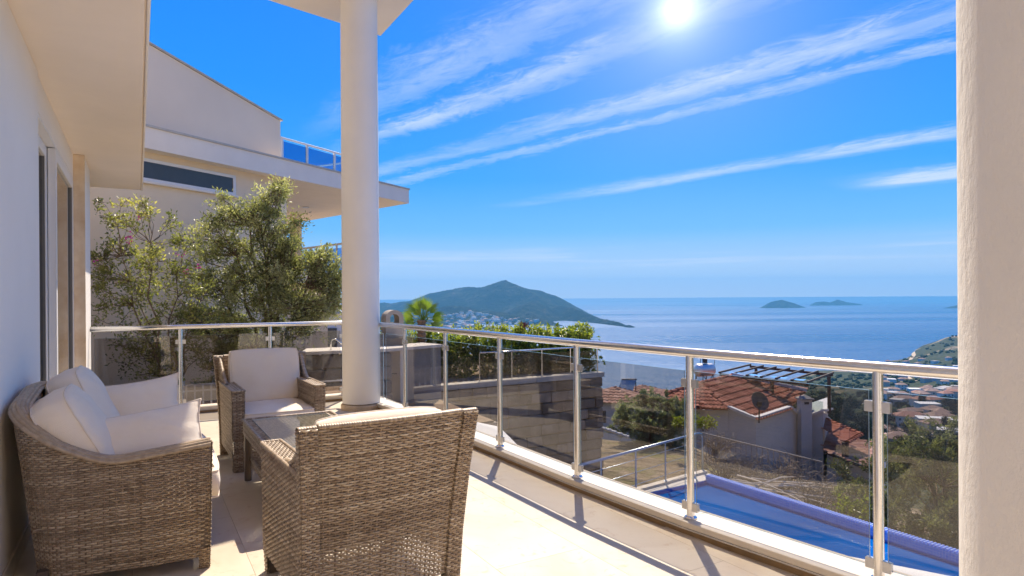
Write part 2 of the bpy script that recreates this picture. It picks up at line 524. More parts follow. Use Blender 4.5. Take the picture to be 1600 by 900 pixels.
# ---- railings
def rail_tube(mb, P, r, z, tint=.5):
    mb.tube([Vector((p.x, p.y, z)) for p in P], r, 20, True, tint)
post_mb = MB()
post_mb.lathe([(.036, 0), (.036, .006), (.030, .012), (.0225, .016), (.0215, .022), (.0215, .905), (.0205, .911), (.010, .915), (.009, .935)], 20)
post_mesh = post_mb.mesh('post', M_STEEL, angle=35)
clamp_mb = MB()
clamp_mb.box((-.052, -.011, -.024), (.052, .011, .024), None, .5, .003)
clamp_mesh = clamp_mb.mesh('clamp', M_STEEL_DULL)
screw_mb = MB(); screw_mb.lathe([(.0, -.0130), (.005, -.0130), (.005, .013), (.0, .013)], 8)
screw_mb.v = [(v[0], v[2], v[1]) for v in screw_mb.v]
screw_mesh = screw_mb.mesh('screw', M_RUBBER)
def railing(P, posts, label, gz0=.125, gz1=.885):
    """P: plan points of the rail line; posts: indices of P where a post stands"""
    root = empty('balcony_railing', P[0], 0, label, 'railing')
    root.location.z = .072
    m = MB(); rail_tube(m, P, .027, .985)
    m.build('handrail', M_STEEL, root, smooth=True)
    for i in posts:
        d = (P[min(i + 1, len(P) - 1)] - P[max(i - 1, 0)]).normalized()
        M = parent_matrix(root).inverted() @ Matrix.Translation((P[i].x, P[i].y, .072)) @ Matrix.Rotation(math.atan2(d.y, d.x), 4, 'Z')
        o = link('post', post_mesh, root, None, M)
        for z in (.065, .745):
            c = link('clamp', clamp_mesh, o, None, Matrix.Translation((0, 0, z)))
    for p, q in zip(P[:-1], P[1:]):
        d = (q - p); L = d.length; d.normalize(); n = Vector((-d.y, d.x, 0))
        if L < .3: continue
        M = Matrix.Translation((p.x, p.y, 0)) @ Matrix(((d.x, n.x, 0, 0), (d.y, n.y, 0, 0), (0, 0, 1, 0), (0, 0, 0, 1)))
        m = MB(); g = .037
        m.box((g, -.004, gz0), (L - g, .004, gz1), M)
        m.m = [1, 1, 0, 1, 0, 1]
        m.build('glass_panel', [M_GLASS, M_GLASS_EDGE], root)
    return root
Pside = [AB(a, b) for a, b in RAIL]
railing(Pside, [2, 3, 4, 5, 6, 7, 8, 9], 'steel balcony railing with smoked glass panels along the sea side of the terrace')
Pback = [AB(BACK_A, b) for b in (-.445, .414, 1.377, 2.267, 2.46)]
railing(Pback, [1, 2, 3], 'shorter steel balcony railing with smoked glass at the far end, behind the facing armchair')

# ---- the house: wall, sliding doors, soffit, roof
house = empty('villa', AB(0, WALL_B), ROT_AB, 'white villa wall with sliding glass doors and deep soffit on the left of the terrace', 'house')
def hbox(name, mat, a0, a1, b0, b1, z0, z1, bev=0.0, parent=None):
    m = MB(); ABBOX(m, a0, a1, b0, b1, z0, z1, None, bev)
    return m.build(name, mat, parent or house)
hbox('wall', M_WALL, -3.2, 4.93, WALL_B - .28, WALL_B, -.006, 2.73, .006)
hbox('skirting', plain('stone_skirting', (.60, .53, .44), .5, var=.1, scale=10), -3.2, 4.93, WALL_B, WALL_B + .012, 0.0005, .085, .002)
hbox('lintel', M_WALL, 4.931, 7.6, WALL_B - .28, WALL_B - .012, 2.50, 2.728)
hbox('soffit_slab', M_PLASTER, -3.2, 9.69, WALL_B - .35, .045, 2.731, 4.86, .01)
hbox('drip_moulding', M_FASCIA, -3.2, 9.695, .046, .062, 2.722, 2.80, .004)
hbox('pilaster', M_WALL, 7.60, 8.45, WALL_B - .28, -.452, -.3, 2.729, .004)
hbox('door_jamb', M_JAMB, 7.575, 7.5985, WALL_B - .1, -.447, .0, 2.728, .003)
hbox('end_wall', M_PLASTER, 8.451, 9.6, WALL_B - .28, WALL_B - .02, -.3, 2.729, .004)
def door(a0, a1, b, name='sliding_door'):
    d = hbox(name, M_UPVC, a0, a0 + .085, b - .05, b, .03, 2.47, .004)
    hbox('frame', M_UPVC, a1 - .085, a1, b - .05, b, .03, 2.47, .004, d)
    hbox('frame', M_UPVC, a0 + .0855, a1 - .0855, b - .05, b, 2.385, 2.47, .004, d)
    hbox('frame', M_UPVC, a0 + .0855, a1 - .0855, b - .05, b, .03, .12, .004, d)
    hbox('seal', M_SEAL, a0 + .0856, a0 + .094, b - .045, b - .006, .121, 2.384, 0, d)
    hbox('seal', M_SEAL, a1 - .094, a1 - .0856, b - .045, b - .006, .121, 2.384, 0, d)
    m = MB(); ABBOX(m, a0 + .095, a1 - .095, b - .030, b - .022, .121, 2.384)
    m.build('pane', M_DOORGLASS, d)
    return d
hbox('door_frame', M_UPVC, 4.932, 7.574, WALL_B - .13, WALL_B - .013, 2.475, 2.4995, .003)
hbox('door_frame', M_UPVC, 4.932, 4.985, WALL_B - .13, WALL_B - .0135, .03, 2.4745, .003)
hbox('threshold', M_KERB, 4.932, 7.574, WALL_B - .14, WALL_B - .002, .0005, .029, .002)
door(4.99, 6.017, WALL_B - .066)
door(6.02, 7.57, WALL_B - .011)
cu = MB(); n_ = 190  # added pale sheet brightens the dark view behind the doors
V_ = []
for i in range(n_ + 1):
    f = i / n_; a_ = 5.0 + 2.5 * f; w_ = .022 * math.sin(f * 2 * math.pi * 26) + .008 * math.sin(f * 57)
    V_ += [AB(a_, WALL_B - .20 + w_, .06), AB(a_, WALL_B - .20 + w_ * .8, 2.44)]
cu.add(V_, [(2 * i, 2 * i + 2, 2 * i + 3, 2 * i + 1) for i in range(n_)])
cu.build('fill_curtain', plain('fill_curtain_cloth', (.84, .82, .78), .9), house, smooth=True)
# room behind the doors
hbox('room_wall', plain('room_paint', (.6, .52, .44), .8), 4.3, 8.0, -4.2, -4.1, 0, 2.7)
hbox('room_floor', M_TILE, 4.3, 8.0, -4.1, WALL_B - .15, -.05, .0, 0)
hbox('room_side', plain('room_paint_side', (.62, .54, .46), .8), 4.2, 4.299, -4.1, WALL_B - .285, 0, 2.7)
hbox('room_side', plain('room_paint_far', (.62, .54, .46), .8), 8.001, 8.1, -4.1, WALL_B - .285, 0, 2.7)
hbox('room_ceiling', M_PLASTER, 4.2, 8.1, -4.1, WALL_B - .352, 2.73, 2.8)
# roof slab carried by the round columns; a second piece covers the near end of the terrace
m = MB()
c0 = W(594.6, 56, 8.75); zr = c0.z
e1 = W(419, 0, 8.75); e1 = EYE + (W(419, 0, 1.0) - EYE) * ((zr - EYE.z) / (W(419, 0, 1.0) - EYE).z)
dl = (e1 - c0).normalized()
far_l = c0 + dl * 4.2
nr = c0 - AX * 1.30
poly = [(c0.x, c0.y), (far_l.x, far_l.y), (far_l.x + 1.3 * .5045, far_l.y - 1.3 * .8634), (nr.x, nr.y)]
m.prism(poly, zr, zr + .45)
m.build('roof_slab', M_PLASTER, house)
m = MB(); ABBOX(m, -3.2, 7.12, .07, 2.10, zr + .003, zr + .44)
m.build('roof_slab', M_PLASTER, house)
# added wing behind the viewer, unseen, bounces sunlight onto the furniture; has a glazed door
hbox('fill_wing_wall', M_WALL, -2.85, -2.55, WALL_B + .002, 1.0, .0, zr + .002, .005)
hbox('fill_wing_wall', M_WALL, -2.85, -2.55, 2.3, 3.6, .0, 6.2, .005)
hbox('fill_wing_lintel', M_WALL, -2.85, -2.552, 1.001, 2.299, 2.3, zr + .002)
hbox('fill_wing_door', M_UPVC, -2.72, -2.66, 1.001, 2.299, .0, .1)
hbox('fill_wing_door', M_UPVC, -2.72, -2.66, 1.001, 1.09, .101, 2.299); hbox('fill_wing_door', M_UPVC, -2.72, -2.66, 2.21, 2.299, .101, 2.299)
hbox('fill_wing_pane', M_DOORGLASS, -2.70, -2.69, 1.091, 2.209, .101, 2.299)
# the storey above the soffit
hbox('upper_wall', M_PLASTER, -3.2, 9.6, -4.5, -.60, 4.861, 7.4)

# ---- round columns
def column(name, P, r, z1, mat, label, texture=False):
    root = empty(name, (P.x, P.y, 0), ROT_AB, label, 'column')
    m = MB(); n = 40
    m.lathe([(r * 1.015, .075), (r * 1.008, 1.0), (r, 2.4), (r * .985, z1)], 64)
    m.build('shaft', mat, root, local=True, smooth=False, angle=40)
    k = 9
    for i in range(k):
        a0 = 2 * math.pi * i / k + .012; a1 = 2 * math.pi * (i + 1) / k - .004
        s = MB()
        ro = r * 1.10
        vs = []; seg = 7
        for (rr, z) in ((r * .9, 0.001), (ro, .001), (ro, .052), (ro - .012, .064), (r * .9, .066)):
            for j in range(seg + 1):
                a = a0 + (a1 - a0) * j / seg
                vs.append((rr * math.cos(a), rr * math.sin(a), z))
        fs = []
        for q in range(4):
            for j in range(seg):
                fs.append((q * (seg + 1) + j, q * (seg + 1) + j + 1, (q + 1) * (seg + 1) + j + 1, (q + 1) * (seg + 1) + j))
        fs.append(tuple(q * (seg + 1) for q in range(5))); fs.append(tuple(q * (seg + 1) + seg for q in range(4, -1, -1)))
        s.add(vs, fs)
        s.build('base_stone', plain('base_stone', (.62, .47, .30), .6, var=.12, scale=8, bmp=.15, bscale=40, rnd=.12) if 'base_stone' not in MATS else MATS['base_stone'], root, local=True)
    return root
column('column', AB(7.42, 2.27), .215, zr - .002, M_COLUMN, 'tall smooth round column on a stone ring at the far corner of the terrace')
dirc = R(43.5)
column('column', Vector((1.47 * math.sin(dirc), 1.47 * math.cos(dirc), 0)), .22, 4.868, M_STUCCO, 'rough stuccoed round column close by at the right edge')
# ================================================================== WICKER FURNITURE
def wicker_mat():
    m, t, p, out = new_mat('synthetic_wicker')
    at = t.node('ShaderNodeAttribute', attribute_name='tint')
    tc = t.node('ShaderNodeTexCoord')
    n = t.noise(tc.outputs['Object'], 60.0, 3.0)
    fac = t.math('ADD', at.outputs['Fac'], t.math('MULTIPLY', t.math('SUBTRACT', n, .5), .35))
    col = t.ramp(fac, [(0.0, (.16, .108, .066)), (.35, (.33, .240, .155)), (.6, (.44, .335, .225)), (.85, (.56, .445, .31)), (1.0, (.66, .54, .395))])
    t.l.new(col, p.inputs['Base Color'])
    p.inputs['Roughness'].default_value = .42; p.inputs['Specular IOR Level'].default_value = .5
    return m
M_WICKER = wicker_mat()
M_CORE = plain('brown_frame_and_shade', (.10, .07, .05), .5)  # frame cores, and the added dark sheets inside the weave
M_TUBE = plain('bronze_leg', (.20, .155, .11), .4, .2, var=.06)
rng = np.random.default_rng(11)
PW, PR = .0104, .0240

def strands(mb, P, N, half, th, closed_ends=False, tint=None):
    """P (n,3) centre line, N (n,3) outward normal, half-width along the third direction; a lens-shaped strand"""
    n = len(P)
    T = np.gradient(P, axis=0); T /= np.linalg.norm(T, axis=1)[:, None] + 1e-12
    U = np.cross(T, N); U /= np.linalg.norm(U, axis=1)[:, None] + 1e-12
    V = np.stack([P - U * half, P + N * th, P + U * half, P - N * th], axis=1).reshape(-1, 3)
    i = np.arange(n - 1)[:, None] * 4
    k = np.arange(4)[None, :]
    Q = np.stack([i + k, i + (k + 1) % 4, i + 4 + (k + 1) % 4, i + 4 + k], axis=-1).reshape(-1, 4)
    if tint is None: tint = np.full(n, .5)
    mb.np(V, Q, np.repeat(tint, 4))

def weave(mb, S, L, H, pw=PW, pr=PR, amp=.0029, th=.0025, fill=.475, top=None, rows_abs=None):
    """S(s, t) with arrays 0..1 -> (P, N); L, H the size in metres; top(s) cuts the rows (as a fraction of H)"""
    nr = max(2, int(round(L / pr))); nrow = max(1, int(round(H / pw)))
    ns = nr * 4 + 1
    s = np.linspace(0, 1, ns)
    base = np.sin(np.pi * s * nr)
    ripple = rng.normal(0, 1, (nrow, nr + 2))
    for r in range(nrow):
        tc = (r + .5 + rng.uniform(-.06, .06)) / nrow
        sel = np.arange(ns)
        if top is not None:
            ok = top(s) >= tc
            if not ok.any(): continue
            runs = np.split(sel, np.where(np.diff(ok.astype(int)) != 0)[0] + 1)
            runs = [q for q in runs if ok[q[0]] and len(q) > 2]
        else: runs = [sel]
        sign = 1 if r % 2 else -1
        rt = rng.uniform(.25, .78)
        for q in runs:
            sq = s[q]
            wob = np.interp(sq * nr, np.arange(nr + 2), ripple[r]) * .03 / nrow
            P, N = S(sq, np.full(len(q), tc) + wob)
            P = P + N * (sign * base[q] * amp)[:, None]
            tt = np.clip(rt + np.interp(sq * nr, np.arange(nr + 2), ripple[(r * 7 + 3) % nrow]) * .13, 0, 1)
            strands(mb, P, N, H / nrow * fill, th, tint=tt)
    for i in range(nr):
        sc = (i + .5) / nr
        tmax = 1.0 if top is None else min(1.0, float(top(np.array([sc]))[0]))
        nt = max(4, int(H / .05))
        t = np.linspace(0, tmax, nt)
        P, N = S(np.full(nt, sc), t)
        strands(mb, P, N, .0042, .0014, tint=np.full(nt, rng.uniform(.1, .5)))

def quad_S(p00, p10, p11, p01, n=None):
    """s runs p00->p10 (along the strands), t runs p00->p01"""
    a, b, c, d = (np.array(x, float) for x in (p00, p10, p11, p01))
    if n is None:
        n = np.cross(b - a, d - a)
    n = np.array(n, float); n /= np.linalg.norm(n)
    def S(s, t):
        s = s[:, None]; t = t[:, None]
        P = a * (1 - s) * (1 - t) + b * s * (1 - t) + c * s * t + d * (1 - s) * t
        return P, np.repeat(n[None], len(P), 0)
    L = (np.linalg.norm(b - a) + np.linalg.norm(c - d)) / 2
    H = (np.linalg.norm(d - a) + np.linalg.norm(c - b)) / 2
    return S, L, H

def wquad(mb, p00, p10, p11, p01, **k):
    S, L, H = quad_S(p00, p10, p11, p01)
    weave(mb, S, L, H, **k)

def rim(mb, pts, r=.010, pitch=.0095, flat=1.0, relief=.10, tv=.55):
    """an edge bound with wound strands"""
    pts = np.array([tuple(p) for p in pts], float)
    d = np.r_[0, np.cumsum(np.linalg.norm(np.diff(pts, axis=0), axis=1))]
    n = max(3, int(d[-1] / pitch))
    tt = np.linspace(0, d[-1], n * 3 + 1)
    P = np.stack([np.interp(tt, d, pts[:, k]) for k in range(3)], axis=1)
    rr = r * np.array([1.0 - relief, 1.0 + relief * .3, 1.0 + relief * .3] * n + [1.0 - relief])
    seg = 8
    T = np.gradient(P, axis=0); T /= np.linalg.norm(T, axis=1)[:, None] + 1e-12
    up = np.tile(np.array([0, 0, 1.0]), (len(P), 1))
    steep = np.abs(T[:, 2]) > .93
    up[steep] = np.array([1.0, 0.3, 0])
    X = np.cross(T, up); X /= np.linalg.norm(X, axis=1)[:, None] + 1e-12
    Y = np.cross(X, T)
    a = np.arange(seg) * 2 * np.pi / seg
    V = P[:, None, :] + rr[:, None, None] * (X[:, None, :] * np.cos(a)[None, :, None] + flat * Y[:, None, :] * np.sin(a)[None, :, None])
    m = len(P)
    i = np.arange(m - 1)[:, None] * seg; k = np.arange(seg)[None, :]
    Q = np.stack([i + k, i + (k + 1) % seg, i + seg + (k + 1) % seg, i + seg + k], -1).reshape(-1, 4)
    tint = np.repeat(np.repeat(rng.uniform(.475 - tv / 2, .475 + tv / 2, n + 1), 3)[:m], seg)
    mb.np(V.reshape(-1, 3), Q, tint)

def wbuild(mb, name, root):
    return mb.build(name, M_WICKER, root, smooth=True, tint=True, local=True)

# ---------------------------------------------------------------- armchair
def make_armchair():
    root = empty('wicker_armchair', (0, 0, 0))
    W2, D = .345, .345
    AH, BH, BL = .61, .812, .125          # arm height, back height, lean of the back
    for sx in (-1, 1):
        xo, xi = sx * W2, sx * (W2 - .09)
        m = MB()                                                    # outside of the arm
        wquad(m, (xo * .97, -D + .03, .10), (xo * .985, D - .01, .10), (xo, D, AH), (xo, -D - .045, AH))
        wquad(m, (xi, D - .005, .26), (xi, -D, .26), (xi, -D - .04, AH - .004), (xi, D, AH - .004))
        wbuild(m, 'arm_side', root)
        m = MB()
        wquad(m, (xi, -D - .045, AH), (xi, D, AH), (xo, D, AH), (xo, -D - .045, AH)) if sx < 0 else \
            wquad(m, (xo, -D - .045, AH), (xo, D, AH), (xi, D, AH), (xi, -D - .045, AH))
        rim(m, [(xo, -D - .05, AH), (xo, D + .002, AH)], .0095)
        rim(m, [(xi, -D - .03, AH), (xi, D + .002, AH)], .0085)
        rim(m, [(xo, D + .004, AH), (xi, D + .004, AH)], .0085)
        wbuild(m, 'armrest', root)
        m = MB(); xm = sx * (W2 - .045)
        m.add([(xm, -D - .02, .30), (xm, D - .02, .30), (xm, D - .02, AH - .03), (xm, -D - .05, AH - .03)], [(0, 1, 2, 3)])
        m.build('shade_liner', M_CORE, root, local=True)  # added dark sheet stands in for the shaded hollow of the arm
        m = MB()                                                    # wing sweeping from the back down to the armrest
        for dxx in (0, -.028):
            xw = xo - sx * .008 + sx * dxx
            S_, L_s, H_s = quad_S((xw, -D - .045, AH), (xw, -D + .26, AH), (xw, -D + .26, BH), (xw + sx * .012, -D - BL + .01, BH))
            weave(m, S_, L_s, H_s, top=lambda s: np.clip((1 - s) ** 2.1 + .02, 0, .97))
        sw = np.linspace(0, 1, 14)
        rim(m, [(xo - sx * .022 + sx * .012 * (1 - q) ** 2.1, (-D - .045) + (.305) * q + (-BL + .055 - 0) * (1 - q) ** 3.2 * 1.0, AH + (BH - AH) * max(.02, (1 - q) ** 2.1)) for q in sw], .017, flat=.7)
        wbuild(m, 'wing', root)
        m = MB()                                                    # front post runs down as the leg
        x0, x1 = (xo, xi) if sx < 0 else (xi, xo)
        f0, f1 = (xo * .965, sx * (W2 - .075)) if sx < 0 else (sx * (W2 - .075), xo * .965)
        wquad(m, (f0, D - .012, 0.004), (f1, D - .012, 0.004), (x1, D + .004, AH), (x0, D + .004, AH), pr=.020)
        wquad(m, (sx * (W2 - .075), D - .012, .004), (sx * (W2 - .075), D - .07, .004), (xi, D - .07, AH - .02), (xi, D, AH - .02), pr=.020)
        wquad(m, (xo * .965, D - .07, .004), (xo * .965, D - .012, .004), (xo * .99, D, .2), (xo * .99, D - .07, .2), pr=.020)
        wbuild(m, 'front_leg', root)
        m = MB(); m.prism([(xo * .94, D - .02), (sx * (W2 - .082), D - .02), (sx * (W2 - .082), D - .062), (xo * .94, D - .062)], 0.0, AH - .03)
        m.build('leg_core', M_CORE, root, local=True)
        m = MB()                                                    # rear post, flaring out and back to the top
        def rp(z, dx, dy):
            k = z / BH
            return (sx * (W2 - .035 + .035 * k * k) + dx, -D + .012 - BL * k ** 1.25 + dy, z)
        zs = [0.004, .28, .56, BH]
        for z0, z1 in zip(zs[:-1], zs[1:]):
            h = .034
            a, b_ = (-h, h)
            wquad(m, rp(z0, b_, -.026), rp(z0, a, -.026), rp(z1, a, -.026), rp(z1, b_, -.026), pr=.018)
            wquad(m, rp(z0, a, .022), rp(z0, b_, .022), rp(z1, b_, .022), rp(z1, a, .022), pr=.018)
            wquad(m, rp(z0, sx * h, -.026 * sx), rp(z0, sx * h, .024 * sx), rp(z1, sx * h, .024 * sx), rp(z1, sx * h, -.026 * sx), pr=.018)
            wquad(m, rp(z0, -sx * h, .024 * sx), rp(z0, -sx * h, -.026 * sx), rp(z1, -sx * h, -.026 * sx), rp(z1, -sx * h, .024 * sx), pr=.018)
        rim(m, [rp(BH, -.036, 0), rp(BH, .036, 0)], .021, flat=.5)
        wbuild(m, 'rear_leg', root)
        m = MB()
        for z0, z1 in zip(zs[:-1], zs[1:]):
            h = .028
            lo = [rp(z0, -h, -.019), rp(z0, h, -.019), rp(z0, h, .017), rp(z0, -h, .017)]
            hi = [rp(z1, -h, -.019), rp(z1, h, -.019), rp(z1, h, .017), rp(z1, -h, .017)]
            m.add(lo + hi, [(3, 2, 1, 0), (4, 5, 6, 7), (0, 1, 5, 4), (1, 2, 6, 5), (2, 3, 7, 6), (3, 0, 4, 7)])
        m.build('leg_core', M_CORE, root, local=True)
    # back panel between the posts, slightly hollow
    def back(off, zlo, inset):
        def S(s, t):
            z = zlo + (BH - .006 - zlo) * t
            k = z / BH
            hw = (W2 - .072 - inset) + .035 * k * k
            x = hw * (1 - 2 * s)
            y = -D + .012 - BL * k ** 1.25 - off + .018 * (1 - (1 - 2 * s) ** 2) * -1
            P = np.stack([x, y, z], 1)
            N = np.tile(np.array([0, -1, -.14]) / 1.0098, (len(s), 1))
            return P, N
        return S
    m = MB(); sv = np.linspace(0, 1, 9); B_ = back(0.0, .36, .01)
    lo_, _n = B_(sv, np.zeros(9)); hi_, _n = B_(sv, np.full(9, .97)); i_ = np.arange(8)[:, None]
    m.np(np.concatenate([lo_, hi_]), np.concatenate([i_, i_ + 1, i_ + 10, i_ + 9], axis=1)); m.build('shade_liner', M_CORE, root, local=True)  # dark sheet puts the hollow back's shade behind the weave
    m = MB()
    weave(m, back(.018, .09, 0), 2 * (W2 - .06), BH - .09)
    weave(m, back(-.018, .30, 0), 2 * (W2 - .06), BH - .30)
    k = 1.0
    rim(m, [((W2 - .04) * (1 - 2 * q), -D + .012 - BL - .018 * (1 - (1 - 2 * q) ** 2), BH + .002) for q in np.linspace(0, 1, 9)], .023, flat=.5)
    wbuild(m, 'backrest', root)
    m = MB()
    wquad(m, (-W2 + .075, D - .02, .10), (W2 - .075, D - .02, .10), (W2 - .085, D - .012, .295), (-W2 + .085, D - .012, .295))
    wbuild(m, 'front_apron', root)
    m = MB()
    wquad(m, (-W2 + .09, -D + .01, .285), (W2 - .09, -D + .01, .285), (W2 - .09, D - .02, .285), (-W2 + .09, D - .02, .285))
    for y in (-.2, 0, .2): m.box((-W2 + .09, y - .015, .262), (W2 - .09, y + .015, .278), None, .2)
    wbuild(m, 'seat', root)
    return root

def place(root, a, b, rz, label, cat, group=None):
    root.location = AB(a, b); root.rotation_euler = (0, 0, ROT_AB + rz)
    return tag(root, label, cat, group)
chair = make_armchair()
NEAR = (2.925, .865, R(2.5)); FARC = (5.50, .935, R(180) + R(1))
place(chair, *NEAR, 'wicker armchair with its back to the viewer, largest in front', 'armchair', 'wicker armchairs')
far = copy_tree(chair)
place(far, *FARC, 'wicker armchair facing the viewer in front of the far railing', 'armchair', 'wicker armchairs')

# ---------------------------------------------------------------- sofa
def make_sofa():
    """local x = away from the wall, local y = along the wall; origin in the middle of the back at the wall"""
    root = empty('wicker_sofa', (0, 0, 0))
    LEN, DEP, RC = 1.28, .80, .20
    HF, HA, HB = .607, .565, .825
    Z0 = .055
    def plan(q):
        """q metres along the shell from the near front to the far front (array) -> x, y, outward normal"""
        s1 = DEP - RC; arc = math.pi / 2 * RC; s2 = LEN - 2 * RC
        tot = 2 * s1 + 2 * arc + s2
        x = np.zeros_like(q); y = np.zeros_like(q); nx = np.zeros_like(q); ny = np.zeros_like(q)
        A = q < s1
        x[A] = DEP - q[A]; y[A] = -LEN / 2; ny[A] = -1
        B = (q >= s1) & (q < s1 + arc); th = (q[B] - s1) / RC
        x[B] = RC - RC * np.sin(th); y[B] = -LEN / 2 + RC - RC * np.cos(th); nx[B] = -np.sin(th); ny[B] = -np.cos(th)
        C = (q >= s1 + arc) & (q < s1 + arc + s2)
        x[C] = 0; y[C] = -LEN / 2 + RC + (q[C] - s1 - arc); nx[C] = -1
        D_ = (q >= s1 + arc + s2) & (q < s1 + 2 * arc + s2); th = (q[D_] - s1 - arc - s2) / RC
        x[D_] = RC - RC * np.cos(th); y[D_] = LEN / 2 - RC + RC * np.sin(th); nx[D_] = -np.cos(th); ny[D_] = np.sin(th)
        E = q >= s1 + 2 * arc + s2
        x[E] = RC + (q[E] - s1 - 2 * arc - s2); y[E] = LEN / 2; ny[E] = 1
        return x, y, nx, ny
    TOT = 2 * (DEP - RC) + math.pi * RC + LEN - 2 * RC
    def topz(q):
        qq = np.minimum(q, TOT - q)                     # metres from the nearer front end
        z = HF + (HA - HF) * np.clip(qq / .42, 0, 1)
        k = np.clip((qq - .36) / .62, 0, 1); k = k * k * (3 - 2 * k)
        z = z + (HB - HA) * k + .03 * np.clip((qq - .9) / (TOT / 2 - .9), 0, 1)
        return z
    ZT = .90
    def shell(off, zlo):
        def S(s, t):
            q = s * TOT; z = zlo + (ZT - zlo) * t
            x, y, nx, ny = plan(q)
            k = np.clip((z - Z0) / .8, 0, 1)
            back = np.clip((np.minimum(q, TOT - q) - .25) / .5, 0, 1)
            out = -.085 * (1 - k) * back - .012 * (1 - k) - off
            fr = (1 - np.clip(np.minimum(q, TOT - q) / .2, 0, 1)) * .012 * (1 - k) * -1
            P = np.stack([x + nx * out + fr, y + ny * out, z], 1)
            N = np.stack([nx, ny, np.zeros_like(nx)], 1)
            return P, N
        return S
    for off, zlo in ((0, Z0), (.052, .27)):
        m = MB()
        weave(m, shell(off, zlo), TOT, ZT - zlo, top=lambda s, zl=zlo: (topz(s * TOT) - zl) / (ZT - zl))
        wbuild(m, 'outer_shell' if off == 0 else 'inner_shell', root)
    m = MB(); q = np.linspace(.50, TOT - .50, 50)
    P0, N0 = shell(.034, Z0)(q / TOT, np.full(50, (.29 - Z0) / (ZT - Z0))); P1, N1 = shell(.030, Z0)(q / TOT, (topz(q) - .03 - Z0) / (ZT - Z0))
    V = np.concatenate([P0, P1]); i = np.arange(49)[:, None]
    m.np(V, np.concatenate([i, i + 1, i + 51, i + 50], axis=1)); m.build('shade_liner', M_CORE, root, local=True)  # added dark sheet keeps sunlit inner strands from showing through
    m = MB()
    q = np.linspace(0, TOT, 90)
    for off, dz, r in ((-.006, -.010, .0105), (.006, .001, .0105), (.020, .006, .011), (.034, .006, .011), (.048, .001, .0105), (.060, -.010, .010)):
        P, N = shell(off, Z0)(q / TOT, (topz(q) - Z0) / (ZT - Z0))
        P[:, 2] += dz
        rim(m, P, r, pitch=.020, relief=.035, tv=.22)
    wbuild(m, 'top_rail', root)
    for sy in (-1, 1):                                      # front ends of the arms, running down as legs
        y0, y1 = sy * (LEN / 2), sy * (LEN / 2 - .052)
        a, b_ = (y0, y1) if sy < 0 else (y1, y0)
        m = MB()
        wquad(m, (DEP - .012, a, .003), (DEP - .012, b_, .003), (DEP + .002, b_, HF), (DEP + .002, a, HF), pr=.018)
        wquad(m, (DEP - .06, a + .004, .003), (DEP - .012, a + .004, .003), (DEP - .010, a, .10), (DEP - .06, a, .10), pr=.018)
        wbuild(m, 'front_leg', root)
        m = MB(); m.box((DEP - .05, min(y0, y1) + .008, 0), (DEP - .02, max(y0, y1) - .008, HF - .02)); m.build('leg_core', M_CORE, root, local=True)
        m = MB(); m.box((.10, sy * (LEN / 2 - .09) - .022, 0), (.145, sy * (LEN / 2 - .09) + .022, .10)); m.build('rear_leg', M_CORE, root, local=True)
    m = MB()
    wquad(m, (DEP - .012, -LEN / 2 + .055, .07), (DEP - .012, LEN / 2 - .055, .07), (DEP - .006, LEN / 2 - .055, .285), (DEP - .006, -LEN / 2 + .055, .285))
    wbuild(m, 'front_apron', root)
    m = MB()
    wquad(m, (.09, -LEN / 2 + .06, .283), (DEP - .02, -LEN / 2 + .06, .283), (DEP - .02, LEN / 2 - .06, .283), (.09, LEN / 2 - .06, .283), pw=.016, pr=.05)
    for y in (-.4, -.13, .13, .4): m.box((.09, y - .015, .255), (DEP - .02, y + .015, .274), None, .2)
    wbuild(m, 'seat', root)
    return root
sofa = make_sofa()
SOFA_A, SOFA_B = 4.06, -.495
place(sofa, SOFA_A, SOFA_B, 0, 'two-seat wicker sofa with curved back against the villa wall', 'sofa')

# ---------------------------------------------------------------- coffee table
def make_table():
    root = empty('coffee_table', (0, 0, 0))
    X, Y, H = .31, .565, .43
    m = MB()
    for (p, q) in (((-X, Y), (-X, -Y)), ((-X, -Y), (X, -Y)), ((X, -Y), (X, Y)), ((X, Y), (-X, Y))):
        wquad(m, (*p, H - .10), (*q, H - .10), (*q, H), (*p, H))
    wbuild(m, 'apron', root)
    m = MB()
    wquad(m, (-X, -Y, H - .006), (X, -Y, H - .006), (X, Y, H - .006), (-X, Y, H - .006), pr=.024)
    c = [(-X, -Y, H), (X, -Y, H), (X, Y, H), (-X, Y, H), (-X, -Y, H)]
    for p, q in zip(c[:-1], c[1:]): rim(m, [p, q], .011)
    wbuild(m, 'tabletop', root)
    m = MB(); m.box((-X + .055, -Y + .055, H + .002), (X - .055, Y - .055, H + .008))
    m.mi = 0; m.m = [0, 0, 1, 1, 1, 1]
    m.build('glass_top', [M_TABLEGLASS, M_GLASS_EDGE], root, local=True)
    for sx in (-1, 1):
        for sy in (-1, 1):
            m = MB(); m.lathe([(.022, 0.0), (.024, .004), (.024, H - .02)], 16, (sx * (X - .027), sy * (Y - .027), 0))
            m.tube([(sx * (X - .027), sy * (Y - .027) - .026, .08), (sx * (X - .027), sy * (Y - .027) + .026, .08)], .006, 8)
            m.build('leg', M_TUBE, root, local=True, angle=40)
    m = MB()
    wquad(m, (-X + .05, -Y + .05, .155), (X - .05, -Y + .05, .155), (X - .05, Y - .05, .155), (-X + .05, Y - .05, .155), pr=.024)
    c = [(-X + .05, -Y + .05, .155), (X - .05, -Y + .05, .155), (X - .05, Y - .05, .155), (-X + .05, Y - .05, .155), (-X + .05, -Y + .05, .155)]
    for p, q in zip(c[:-1], c[1:]):
        rim(m, [p, q], .012)
        wquad(m, (p[0], p[1], .105), (q[0], q[1], .105), (q[0], q[1], .155), (p[0], p[1], .155))
    wbuild(m, 'shelf', root)
    return root
table = make_table()
